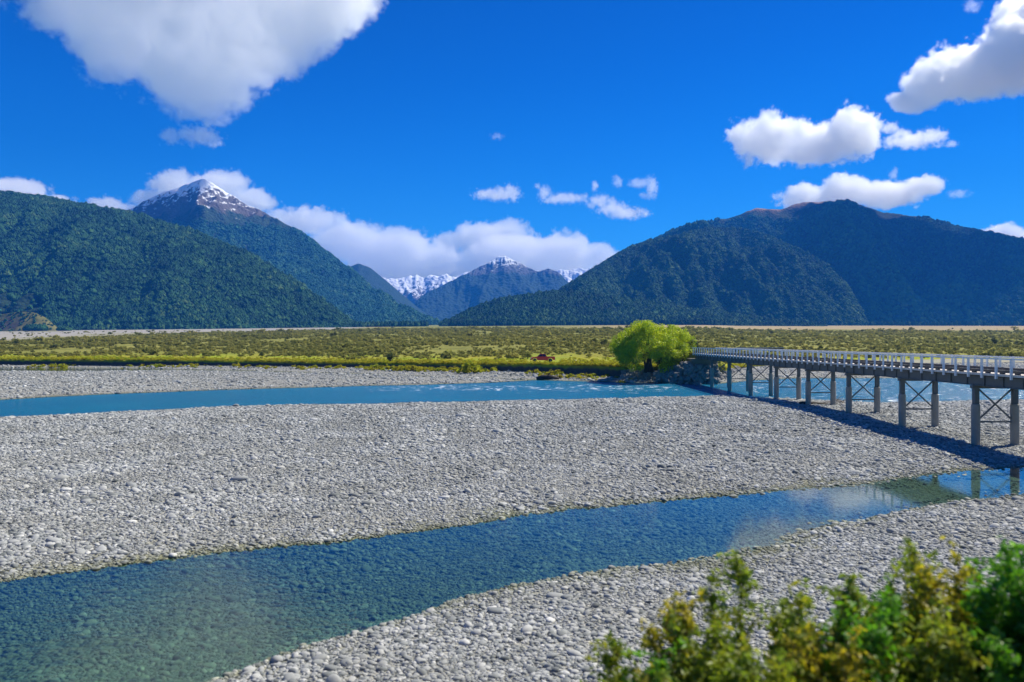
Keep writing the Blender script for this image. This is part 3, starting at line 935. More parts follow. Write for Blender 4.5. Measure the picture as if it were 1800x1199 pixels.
# tree line at the mountain foot
u = np.concatenate([rng.uniform(-620, -150, 900), rng.uniform(-110, 360, 900), rng.uniform(360, 1050, 700)])
D = np.where(u < -150, 2010 + (u + 620) * 0.9, np.where(u < 360, 2330, 2800)) + rng.normal(0, 18, len(u))
X = u / F * D
h = rng.uniform(11, 20, len(u))
wd = h * rng.uniform(0.5, 0.8, len(u))
scatter('valley_trees', np.stack([X, D, plain_h(u, D) - 1], 1), np.stack([wd, wd, h], 1), rng.uniform(0, 6.28, len(u)), beeches, 'dark tree line along the foot of the mountains', 'tree line', 16)

# grassy knoll, far left, with a round dark tree clump
M['knoll'] = m_mountain('grassy_knoll', (0.08, 0.085, 0.025), (0.20, 0.18, 0.045), 0.05, patch=(0.07, 0.06, 0.04), bump=2)
knoll = mountain('grassy_knoll', 'yellow grassy knoll at the foot of the left hill', [(-140, 582), (-60, 558), (0, 553), (35, 548), (60, 549), (80, 558), (98, 573), (110, 584)], 1780, 1830, 120, M['knoll'], spur=4, spur_L=40, rough=2, nu=60, nv=30, sink=4, seed=9)
plant_forest('knoll_scrub', 'dark low scrub dotted over the grassy knoll', knoll, 260, 4.0, beeches, keepf=lambda x, d, z: np.where(fbm(x / 18, d / 30, 2) > -0.05, 1.0, 0.1), seed=18)
u = np.concatenate([-900 + np.array([60, 66, 72, 55, 48, 78, 64, 70, 58, 52, 112, 118, 106]), rng.uniform(-905, -840, 14)])
D = np.concatenate([np.full(13, 1760.0) + rng.normal(0, 6, 13), 1790 + rng.normal(0, 10, 14)])
X = u / F * D
h = np.concatenate([np.full(10, 17.0), np.full(3, 13.0), rng.uniform(3, 6, 14)])
wd = h * 1.15
scatter('knoll_trees', np.stack([X, D, plain_h(u, D) - 1], 1), np.stack([wd, wd, h], 1), rng.uniform(0, 6.28, len(u)), beeches, 'round dark tree clump beside the grassy knoll', 'trees', 17)


# ------------------------------------------------------------------ bridge
BX0, BX1 = 37.26, 40.4
bridge = empty('road_bridge', (38.85, 160, 0), 'long narrow road bridge with white railings on paired columns', 'bridge')


def bpart(mb, name, mat, parent=None):
    o = mb.build(name, mat, parent or bridge)
    if (parent or bridge) is bridge: o.matrix_parent_inverse = Matrix.Translation(-bridge.location)
    return o


Y0, Y1 = 28.0, 161.5
m = MB(); m.box(36.55, 41.15, Y0, Y1, 5.94, 6.10)
bpart(m, 'deck', M['deckwood'])
for gx in (BX0, BX1):
    m = MB(); m.box(gx - 0.17, gx + 0.17, Y0, Y1, 5.05, 5.09); m.box(gx - 0.05, gx + 0.05, Y0, Y1, 5.09, 5.82); m.box(gx - 0.17, gx + 0.17, Y0, Y1, 5.82, 5.86)
    y = Y0 + 1
    while y < Y1:
        m.box(gx - 0.15, gx - 0.052, y, y + 0.03, 5.09, 5.82); y += 2.4
    bpart(m, 'girder', M['girder'])
post_y = [60.0 + 1.824 * k for k in range(-17, 56)]
m = MB()
for y in post_y: m.box(36.62, 41.08, y - 0.13, y + 0.13, 5.862, 5.938)
bpart(m, 'cross_beams', M['kerb'])
for kx in (36.95, 40.75):
    m = MB(); m.box(kx - 0.11, kx + 0.11, Y0, Y1, 6.20, 6.40)
    for y in post_y: m.box(kx - 0.10, kx + 0.10, y - 0.2, y + 0.2, 6.102, 6.198)
    bpart(m, 'kerb', M['kerb'])

for side, (px, sgn) in enumerate(((36.47, -1), (41.23, 1))):
    m = MB(); m.box(px - 0.05, px + 0.05, Y0, Y1, 7.20, 7.32)
    rail = bpart(m, 'railing', M['white'])
    m = MB(); m.box(px - 0.065, px + 0.065, -0.085, 0.085, 5.74, 7.198)
    m.box(px - 0.055 if sgn > 0 else px - 0.02, px + 0.02 if sgn > 0 else px + 0.055, -0.06, 0.06, 7.322, 7.34)
    pm = m.mesh('post'); pm.materials.append(M['white'])
    far = MB()
    n_ = 0
    for y in post_y:
        if y < 124:
            p = bpy.data.objects.new('post', pm); p.location = (0, y, 0); p.parent = rail; COL.objects.link(p); n_ += 1
        else:
            far.box(px - 0.065, px + 0.065, y - 0.085, y + 0.085, 5.74, 7.198)
    fo = far.build('posts', M['white'], rail); fo['kind'] = 'stuff'

def pier_meshes():
    # local: y=0 at the pier, absolute x and z
    m = MB(); m.box(BX0 - 0.35, BX1 + 0.35, -0.2, 0.2, 4.80, 5.045); cap = m.mesh('pier')
    cols = []
    for cx in (BX0, BX1):
        m = MB(); m.box(cx - 0.19, cx + 0.19, -0.19, 0.19, 3.55, 4.798); cols.append(('column', m.mesh('column'), 'girder'))
        m = MB(); m.tube([(cx, 0, -1.2), (cx, 0, 0.4), (cx, 0, 3.42), (cx, 0, 3.548)], [0.36, 0.33, 0.33, 0.29], 20)
        cols.append(('column_base', m.mesh('column_base'), 'concrete'))
    m = MB(); m.bar((BX0 + 0.2, -0.06, 4.75), (BX1 - 0.33, -0.06, 2.35), 0.085, 0.11); br1 = m.mesh('brace')
    m = MB(); m.bar((BX1 - 0.2, 0.06, 4.75), (BX0 + 0.33, 0.06, 2.35), 0.085, 0.11); br2 = m.mesh('brace')
    m = MB(); m.box(BX0 + 0.31, BX1 - 0.31, -0.07, 0.07, 2.05, 2.18); st = m.mesh('strut')
    return cap, cols + [('brace', br1, 'girder'), ('brace', br2, 'girder'), ('strut', st, 'girder')]


cap, subs = pier_meshes()
cap.materials.append(M['girder'])
for n_, me_, mt_ in subs: me_.materials.append(M[mt_])
PIERS = [64 + 12.06 * i for i in range(-2, 8)]
for y in PIERS:
    p = bpy.data.objects.new('pier', cap); p.parent = bridge; p.location = (0, y, 0); COL.objects.link(p)
    p.matrix_parent_inverse = Matrix.Translation(-bridge.location)
    for n_, me_, mt_ in subs:
        q = bpy.data.objects.new(n_, me_); q.parent = p; COL.objects.link(q)
for y0, y1 in ((Y0 - 3.5, Y0 + 0.6), (160.6, 165.0)):
    m = MB(); m.box(36.2, 41.5, y0, y1, -0.8, 5.04); m.bevel(0.08)
    bpart(m, 'abutment', M['abut'])


# ------------------------------------------------------------------ boulders, driftwood
def rock_mesh(seed, flat=0.7):
    v, f = ico(3); r = np.random.default_rng(seed)
    for _ in range(9):
        n = r.normal(size=3); n /= np.linalg.norm(n); c = r.uniform(0.5, 0.85); pr = v @ n
        v = v - np.where(pr > c, (pr - c), 0)[:, None] * n * 0.92
    v = v * np.array([1, r.uniform(0.7, 1), flat]) + fbm(v[:, 0] * 2 + seed, v[:, 1] * 2 + v[:, 2], 3)[:, None] * 0.08
    return np_mesh('boulder', v, f, smooth=False)


rocks = [src('rock_source', rock_mesh(60 + k), M['boulder']) for k in range(5)]
# riprap round the abutment and under the willow
n = 900
u = np.concatenate([rng.uniform(195, 330, 430), rng.uniform(318, 400, 470)])
b = bank_D(u)
dd = np.concatenate([rng.uniform(-3.2, 0.5, 430), rng.uniform(-7, 2.5, 470)])
D = b + dd
X = u / F * D
zb = np.where(dd < 0, np.maximum(river_h(X, D), -0.3) + 0.2, 0) 
rise = np.interp(dd, [-7, -3, -1.2, 0.5, 2.5], [0.05, 0.25, 1.1, 2.1, 2.7])
z = zb + rise * np.where(u < 330, 1.0, np.clip((430 - u) / 90, 0.25, 1.0))
e1 = rng.random(260); e2 = rng.random(260)
q1 = 160.5 - e2 * 2.6
X = np.concatenate([X, 34.6 + e1 * 6.6, 29.5 + e1[:230] * 6.6]); D = np.concatenate([D, q1, 162.8 - e2[:230] * 3.2 + (1 - e1[:230]) * 2.0])
z = np.concatenate([z, 4.2 * (1 - e2) ** 0.9 + 0.1, (4.3 * e1[:230] + 2.0 * (1 - e1[:230])) * (1 - e2[:230]) ** 0.8 + 0.1])
u = X / D * F
inab = (X > 36) & (X < 41.7) & (D > 160)
k = ~inab
s = np.clip(np.exp(rng.normal(-0.75, 0.35, len(u))), 0.2, 1.0)
scatter('riprap', np.stack([X, D, z], 1)[k], np.stack([s] * 3, 1)[k], rng.uniform(0, 6.28, len(u))[k], rocks, 'grey riprap boulders piled around the far abutment', 'boulders', 21, rng.normal(0, 0.4, (len(u), 2))[k])


def branch(mb, p, d, L, r, rg, depth=2, n=6):
    pts = [Vector(p)]; d = Vector(d).normalized()
    for i in range(n):
        d = (d + Vector(rg.normal(0, 0.18, 3))).normalized()
        pts.append(pts[-1] + d * L / n)
    rad = [r * (1 - 0.8 * i / n) for i in range(n + 1)]
    mb.tube(pts, rad, 7)
    if depth:
        for k in range(3):
            j = int(rg.integers(2, n)); dd = (d + Vector(rg.normal(0, 0.7, 3))).normalized()
            branch(mb, pts[j], dd, L * 0.55, rad[j] * 0.7, rg, depth - 1, 5)


rg = np.random.default_rng(5)
p = at(1412, 717, 101); p.z = 0.45
m = MB()
m.tube([p + Vector((-0.4, 0, 0.05)), p + Vector((0.4, 0.1, 0.15)), p + Vector((1.6, 0.3, 0.15)), p + Vector((3.0, 0.2, 0.1))], [0.42, 0.38, 0.26, 0.2], 10)
o = m.build('driftwood_log', M['darkwood']); tag(o, 'dark stranded log lying beside a bridge column on the shingle', 'log')
p = at(1450, 716, 102)
m = MB()
branch(m, (p.x - 1.5, p.y, 0.4), (1, 0.1, 0.15), 5.5, 0.13, rg, 2)
branch(m, (p.x - 0.5, p.y + 0.4, 0.5), (1, -0.2, 0.35), 3.2, 0.10, rg, 1)
branch(m, (p.x + 1.0, p.y - 0.2, 0.4), (0.3, 0.0, 1), 1.8, 0.08, rg, 1)
branch(m, (p.x + 0.5, p.y + 0.2, 0.5), (1, 0.3, 0.1), 4.0, 0.12, rg, 1)
o = m.build('driftwood_branches', M['drift']); tag(o, 'bleached tangle of driftwood branches on the shingle under the bridge', 'driftwood')
p = at(1468, 711, 104)
m = MB(); m.tube([(p.x - 0.9, p.y, 0.45), (p.x, p.y, 0.7), (p.x + 1.1, p.y, 0.5)], [0.3, 0.45, 0.25], 9)
o = m.build('driftwood_stump', M['darkwood']); tag(o, 'dark root stump at the foot of the right hand column behind the driftwood', 'stump')
p = at(962, 667, 176)
m = MB(); m.tube([(p.x - 2.4, p.y, 0.25), (p.x - 1.2, p.y, 0.55), (p.x + 0.6, p.y + 0.3, 0.6), (p.x + 2.6, p.y + 0.4, 0.3)], [0.35, 0.6, 0.55, 0.3], 9)
branch(m, (p.x, p.y, 0.7), (0.4, 0, 0.8), 1.6, 0.12, rg, 1)
o = m.build('snag', M['darkwood']); tag(o, 'dark waterlogged snag at the river edge below the red pickup', 'snag')

# low dark timber structure in the scrub beyond the bridge
sp = at(1336, 608, 330)
low = empty('timber_platform', (sp.x, sp.y, sp.z), 'long low dark timber platform in the scrub beyond the bridge', 'platform')
zg = float(plain_h(np.array([436.0]), np.array([330.0]))[0])
low.location.z = zg
m = MB(); m.box(-10.5, 9.5, -1.4, 1.4, 1.75, 2.05); m.build('platform_deck', M['kerb'], low)
m = MB(); m.box(-10.5, 9.5, -1.5, -1.42, 2.055, 2.25); m.build('edge_board', M['deckwood'], low)
for xx in (-10.0, -4.0, 0.0, 4.0, 9.0):
    m = MB(); m.box(xx - 0.25, xx + 0.25, -1.2, 1.2, -0.5, 1.748); m.build('support', M['kerb'], low)


# ------------------------------------------------------------------ red pickup
def pickup():
    D_ = 200.0
    base = at(954, 638, D_)
    zt = float(plain_h(np.array([54.0]), np.array([D_]))[0])
    r = empty('pickup_truck', (base.x, D_, zt), 'red double cab pickup parked on the grassy far bank', 'pickup')
    L, W = 6.1, 1.95
    prof = [(-3.02, 0.55), (-3.05, 0.95), (-2.95, 1.12), (-1.45, 1.24), (-1.40, 1.30), (0.98, 1.30), (1.02, 1.27), (3.00, 1.27), (3.05, 1.15), (3.05, 0.62), (2.55, 0.50), (2.42, 0.80), (2.10, 0.98), (1.75, 0.98), (1.42, 0.80), (1.30, 0.45), (-1.35, 0.45), (-1.48, 0.80), (-1.80, 0.98), (-2.15, 0.98), (-2.47, 0.80), (-2.60, 0.50)]
    m = MB(); m.prism(prof, -W / 2, W / 2); m.bevel(0.04, 2); m.build('body', M['red'], r)
    bm = MB()
    lo_ = [(-1.40, 1.302), (1.02, 1.302)]; hi_ = [(-0.62, 1.93), (0.62, 1.93)]
    b = bm.bm
    vs = [b.verts.new((x, s * 0.90, z)) for s in (-1, 1) for x, z in lo_] + [b.verts.new((x, s * 0.72, z)) for s in (-1, 1) for x, z in hi_]
    for f in ((0, 1, 5, 4), (2, 6, 7, 3), (0, 4, 6, 2), (1, 3, 7, 5), (4, 5, 7, 6), (0, 2, 3, 1)): b.faces.new([vs[i] for i in f])
    bm.bevel(0.05, 2); bm.build('cab', M['red'], r)
    def pane(q, name):
        mb = MB(); b = mb.bm; f = b.faces.new([b.verts.new(p) for p in q])
        ex = bmesh.ops.extrude_face_region(b, geom=[f])
        n = f.normal.copy(); f.normal_update()
        bmesh.ops.translate(b, verts=[v for v in ex['geom'] if isinstance(v, bmesh.types.BMVert)], vec=f.normal * 0.012)
        return mb.build(name, M['glass'], r)
    def side(x0, x1, xa, xb, s):
        z0, z1 = 1.36, 1.86
        y0 = 0.9 - (z0 - 1.302) / 0.628 * 0.18 + 0.012; y1 = 0.9 - (z1 - 1.302) / 0.628 * 0.18 + 0.012
        q = [(x0, s * y0, z0), (x1, s * y0, z0), (xb, s * y1, z1), (xa, s * y1, z1)]
        return q if s < 0 else q[::-1]
    for s in (-1, 1):
        pane(side(-1.16, -0.12, -0.56, -0.12, s), 'side_window'); pane(side(-0.04, 0.86, -0.04, 0.56, s), 'side_window')
    pane([(-1.345, 0.76, 1.37), (-1.345, -0.76, 1.37), (-0.70, -0.62, 1.885), (-0.70, 0.62, 1.885)], 'windscreen')
    pane([(0.985, -0.74, 1.37), (0.985, 0.74, 1.37), (0.68, 0.62, 1.87), (0.68, -0.62, 1.87)], 'rear_window')
    for wx in (-1.97, 1.93):
        for s in (-1, 1):
            y0, y1 = (s * 0.70, s * 0.985)
            m = MB(); m.tube([(wx, y0, 0.42), (wx, (y0 + y1) / 2, 0.42), (wx, y1, 0.42)], [0.40, 0.43, 0.40], 24)
            ty = m.build('wheel', M['tyre'], r)
            m = MB(); m.tube([(wx, y1 - s * 0.02, 0.42), (wx, y1 + s * 0.02, 0.42)], [0.22, 0.19], 16); m.build('rim', M['rim'], ty)
    m = MB(); m.box(-3.14, -2.98, -0.92, 0.92, 0.46, 0.70); m.bevel(0.03); m.build('bumper', M['black'], r)
    m = MB(); m.box(3.02, 3.16, -0.9, 0.9, 0.50, 0.66); m.bevel(0.03); m.build('bumper', M['rim'], r)
    m = MB(); m.box(-3.075, -3.03, -0.55, 0.55, 0.74, 0.98); m.build('grille', M['black'], r)
    for s in (-1, 1):
        m = MB(); m.box(-3.07, -2.86, s * 0.80 - 0.19, s * 0.80 + 0.19, 0.86, 1.02); m.bevel(0.02); m.build('headlight', M['lamp'], r)
        m = MB(); m.box(2.96, 3.07, s * 0.90 - 0.09, s * 0.90 + 0.09, 0.80, 1.15); m.build('tail_light', M['redlamp'], r)
        m = MB(); m.box(-1.12, -0.98, s * 1.06 - 0.11, s * 1.06 + 0.11, 1.34, 1.52); m.bevel(0.03); m.build('mirror', M['black'], r)
    m = MB(); m.box(1.10, 2.95, -0.86, 0.86, 1.272, 1.30); m.build('tray_cover', M['black'], r)
    m = MB(); m.box(3.052, 3.075, -0.78, 0.78, 0.70, 1.20); m.build('tailgate', M['red'], r)
    r.scale = (1, 1, 1.08)
    return r


pickup()
q = at(1012, 637, 199)
m_ = rock_mesh(91); o = link_mesh('white_stone', m_, m_simple('pale_stone', (0.6, 0.58, 0.52), 0.9))
o.location = (q.x, 199, float(plain_h(np.array([112.0]), np.array([199.0]))[0]) + 0.15); o.scale = (0.45, 0.4, 0.4)
tag(o, 'pale stone lying on the grass right of the red pickup', 'stone')


# ------------------------------------------------------------------ willow
def willow():
    cx, cy = (1146 - 900) / F * 168.0, 168.0
    zg = 2.2
    r = empty('willow_tree', (cx, cy, zg), 'bright lime green dome shaped willow beside the bridge end', 'tree')
    rg = np.random.default_rng(21)
    m = MB()
    tips = []
    for k in range(9):
        a = rg.uniform(0, 6.28); sp = rg.uniform(1.5, 5.5)
        p0 = Vector((rg.normal(-0.6, 0.5), rg.normal(0, 0.4), -0.3))
        end = Vector((math.cos(a) * sp - 0.2, math.sin(a) * sp, rg.uniform(6, 9)))
        mid = p0.lerp(end, 0.45) + Vector((0, 0, 1.0)) + Vector(rg.normal(0, 0.3, 3))
        pts = []
        for i in range(8):
            q = i / 7
            pts.append(p0 * (1 - q) ** 2 + mid * 2 * q * (1 - q) + end * q * q)
        m.tube(pts, [0.21 * (1 - 0.85 * i / 7) for i in range(8)], 8)
        for b in range(4):
            j = rg.integers(3, 7); d = Vector((rg.normal(), rg.normal(), rg.uniform(0.2, 1))).normalized()
            st = pts[j]
            m.tube([st, st + d * 1.3 + Vector((0, 0, 0.2)), st + d * 2.8], [0.09, 0.06, 0.02], 6)
    m.build('trunk', M['bark'], r)
    # clumps on a dome shell
    C = []
    for k in range(400):
        d = rg.normal(size=3); d[2] = abs(d[2]) * 1.1 - 0.45; d /= np.linalg.norm(d)
        f = rg.uniform(0.62, 1.0) ** 0.7
        lob = 1 + 0.10 * math.sin(3.1 * math.atan2(d[1], d[0]) + 1.0) + 0.07 * math.sin(5.7 * d[0] + 3 * d[2])
        lob *= 1 + 0.19 * math.sin(2 * math.asin(min(1, max(0, d[2]))))
        q = np.array([d[0] * 7.7 * f * lob, d[1] * 7.6 * f * lob, 4.3 + d[2] * 5.15 * f * lob])
        if q[2] < 0.9: continue
        # open window low on the left showing the trunks
        if q[1] < 0 and -2.4 < q[0] < -0.8 and q[2] < 1.2: continue
        C.append((q, rg.uniform(0.75, 1.35), rg.random()))
    for q, rr in (((4.6, -3, 1.2), 1.5), ((6.3, -2, 2.4), 1.4), ((3.0, -4.5, 0.7), 1.3), ((5.6, -3.6, 0.5), 1.2), ((7.2, -0.8, 4.2), 1.3), ((-6.8, -2.2, 3.2), 1.3), ((-7.4, -0.5, 4.2), 1.1), ((-4.6, -4, 0.9), 1.0), ((1.4, -5.0, 0.9), 1.2), ((-3.4, -4.6, 1.0), 1.0), ((2.2, -4.2, 2.0), 1.3)):
        C.append((np.array(q), rr, rg.random()))
    P_, N_, T_, S_ = [], [], [], []
    for q, rr, tn in C:
        n = int(170 * rr * rr)
        d = rg.normal(size=(n, 3)); d /= np.linalg.norm(d, axis=1, keepdims=True)
        rad = rr * rg.uniform(0.35, 1.0, (n, 1)) ** 0.55
        p = q + d * rad * np.array([1, 1, 0.9])
        P_.append(p); N_.append(d + rg.normal(size=(n, 3)) * 0.6 + np.array([0, 0, 0.3])); T_.append(np.clip(tn * 0.5 + rg.random(n) * 0.5, 0, 1)); S_.append(rg.uniform(0.09, 0.19, n))
    me = leaf_mesh('crown', np.concatenate(P_), np.concatenate(N_), np.concatenate(S_), np.concatenate(T_), 0.6, rg)
    link_mesh('crown', me, M['willow'], r)


willow()


def bush(name, loc, rx, hz, n, mat, label, cat, leaf, group=None, seed=1, stems=7):
    r = empty(name, loc, label, cat, group)
    rg = np.random.default_rng(seed)
    m = MB()
    P_, N_ = [], []
    for k in range(stems):
        a = rg.uniform(0, 6.28); e = Vector((math.cos(a) * rx * rg.uniform(0.2, 0.8), math.sin(a) * rx * rg.uniform(0.2, 0.8), hz * rg.uniform(0.6, 0.95)))
        m.tube([(0, 0, -0.3), e * 0.5 + Vector((0, 0, hz * 0.1)), e], [0.035 * hz, 0.02 * hz, 0.006 * hz], 6)
        for c in range(4):
            q = np.array(e) * rg.uniform(0.55, 1.0) + rg.normal(0, rx * 0.18, 3)
            d = rg.normal(size=(n // (stems * 4), 3)); d /= np.linalg.norm(d, axis=1, keepdims=True)
            P_.append(q + d * rx * 0.32 * rg.uniform(0.3, 1, (len(d), 1))); N_.append(d + rg.normal(size=d.shape) * 0.5)
    m.build('stems', M['stem'], r)
    P_ = np.concatenate(P_); P_[:, 2] = np.abs(P_[:, 2])
    me = leaf_mesh('foliage', P_, np.concatenate(N_), rg.uniform(leaf * 0.7, leaf * 1.3, len(P_)), rg.random(len(P_)), 0.6, rg)
    link_mesh('foliage', me, M[mat], r)
    return r


def on_plain(x, D_): return ((x - 900) / F * D_, D_, float(plain_h(np.array([x - 900.0]), np.array([D_]))[0]))


bush('bank_bush', on_plain(686, 224.0), 1.5, 3.0, 500, 'bushleaf', 'single upright olive bush on the bank top far left of the red pickup', 'bush', 0.16, seed=41)
bush('bank_bush', on_plain(1108, 172.5), 2.4, 2.0, 1500, 'bushleaf', 'dark bush on the bank at the left foot of the willow', 'bush', 0.13, seed=42)
bush('bank_bush', on_plain(1207, 168.5), 2.3, 3.0, 1800, 'bushleaf', 'dark bush between the willow and the bridge abutment', 'bush', 0.13, seed=43)
bush('bank_bush', on_plain(1222, 170.5), 2.0, 2.2, 1200, 'bushleaf', 'low green bush hugging the top of the bridge abutment', 'bush', 0.13, seed=44)
bush('bank_bush', on_plain(1170, 169.0), 2.2, 1.6, 1200, 'bushleaf', 'low bush on the bank below the right side of the willow', 'bush', 0.13, seed=45)
bush('bank_bush', (45.5, 176, 1.6), 2.2, 1.8, 1200, 'bushleaf', 'low bush on the rocky slope behind the first columns', 'bush', 0.13, seed=46)


# ------------------------------------------------------------------ foreground shrubs on the embankment
def fore_shrub(x, ytop, D_, width, nst, mat, label, seed, lean=-0.25, leaf=0.045):
    X_ = (x - 900) / F * D_
    zb = 6.9 - 0.46 * D_
    zt = H + (HOR - ytop) / F * D_
    hgt = zt - zb
    r = empty('shrub', (X_, D_, zb), label, 'shrub', 'shrubs on the near embankment')
    rg = np.random.default_rng(seed)
    m = MB(); P_, N_, T_ = [], [], []
    for k in range(nst):
        f = 1.0 if k == 0 else rg.uniform(0.45, 0.97)
        hh = hgt * f
        bx, by = rg.normal(0, width * 0.28), rg.normal(0, 0.35)
        ex = bx * 1.5 + rg.normal(lean * 0.5, 0.16) * hh * 0.5
        if k == 0: bx, by, ex = 0.15 * width, 0, 0.0
        ey = by + rg.normal(0, 0.2)
        pts = [Vector((bx + (ex - bx) * (q ** 1.4), by + (ey - by) * q, -0.15 + (hh + 0.15) * q)) for q in np.linspace(0, 1, 7)]
        m.tube(pts, [0.018 * (1 - 0.85 * i / 6) for i in range(7)], 5)
        for tw in range(int(26 * hh)):
            q = rg.uniform(0.25, 1.0); i = min(int(q * 6), 5); st = pts[i].lerp(pts[i + 1], q * 6 - i)
            d = Vector((rg.normal(), rg.normal(), rg.uniform(0.2, 1.4))).normalized()
            L = rg.uniform(0.12, 0.42) * (1.15 - 0.35 * q)
            en = st + d * L
            m.tube([st, en], [0.005, 0.002], 4, cap=False)
            tn = np.clip(rg.normal(0.45, 0.22), 0, 1)
            for lf in range(rg.integers(12, 20)):
                s_ = rg.uniform(0.1, 1.08)
                P_.append(np.array(st.lerp(en, s_)) + rg.normal(0, 0.028, 3)); N_.append(np.array([d.x, d.y, d.z]) * 0.3 + rg.normal(size=3) + np.array([0, 0, 0.5])); T_.append(np.clip(tn + rg.normal(0, 0.15), 0, 1))
    m.build('stems', M['stem'], r)
    n = len(P_)
    me = leaf_mesh('foliage', np.array(P_), np.array(N_), rg.uniform(leaf * 0.6, leaf * 1.35, n), np.array(T_), 0.42, rg)
    link_mesh('foliage', me, M[mat], r)


fore_shrub(1078, 1128, 9.4, 0.45, 9, 'shrubleaf', 'small green shrub at the left end of the foreground bushes', 1)
fore_shrub(1148, 1120, 9.0, 0.40, 10, 'greenleaf', 'small dense dark green shrub second from the left end', 2)
fore_shrub(1198, 1062, 9.2, 0.40, 9, 'goldleaf', 'thin yellowish shrub between the small green shrubs and the leaning one', 3, -0.4)
fore_shrub(1262, 1102, 8.6, 0.55, 12, 'shrubleaf', 'low olive shrub in front of the leaning tall sprig', 4)
fore_shrub(1302, 998, 9.3, 0.38, 8, 'shrubleaf', 'tall leaning green sprig standing clear against the shingle', 5, -0.6)
fore_shrub(1402, 1048, 8.8, 0.50, 14, 'shrubleaf', 'dark bushy shrub right of the leaning sprig', 6)
fore_shrub(1482, 1018, 8.8, 0.50, 14, 'shrubleaf', 'broad leafy green shrub in the middle of the right half of the foreground', 7)
fore_shrub(1560, 1044, 8.4, 0.55, 15, 'greenleaf', 'dense green shrub filling the gap right of the broad leafy one', 8)
fore_shrub(1622, 978, 9.0, 0.45, 10, 'shrubleaf', 'tall thin green shrub left of the ochre one', 9)
fore_shrub(1690, 980, 8.6, 0.50, 14, 'goldleaf', 'tall ochre and brown shrub beside the bright green right corner shrub', 10)
fore_shrub(1768, 964, 8.2, 0.60, 20, 'greenleaf', 'tall bright green shrub in the lower right corner', 11)
fore_shrub(1840, 975, 8.2, 0.60, 16, 'greenleaf', 'bright green shrub cut by the right edge of the picture', 12)
fore_shrub(1640, 1090, 7.8, 0.70, 18, 'shrubleaf', 'dark low shrub in front of the ochre shrub', 13)
fore_shrub(1330, 1135, 8.0, 0.60, 14, 'shrubleaf', 'low dark shrub at the bottom edge below the leaning sprig', 14)
fore_shrub(1480, 1120, 7.8, 0.65, 16, 'goldleaf', 'low yellowish shrub at the bottom edge in front of the broad leafy one', 15)


# ------------------------------------------------------------------ clouds: real volumes
def m_cloud(dens):
    t = NT('cloud')
    a = t.n('ShaderNodeAttribute'); a.attribute_name = 'density'
    p = t.n('ShaderNodeVolumePrincipled')
    p.inputs['Color'].default_value = (1.0, 1.0, 1.0, 1)
    p.inputs['Anisotropy'].default_value = 0.55
    p.inputs['Density Attribute'].default_value = ''
    t.l(t.math('MULTIPLY', a.outputs['Fac'], dens), p.inputs['Density'])
    return t.done(p.outputs[0], vol=True)


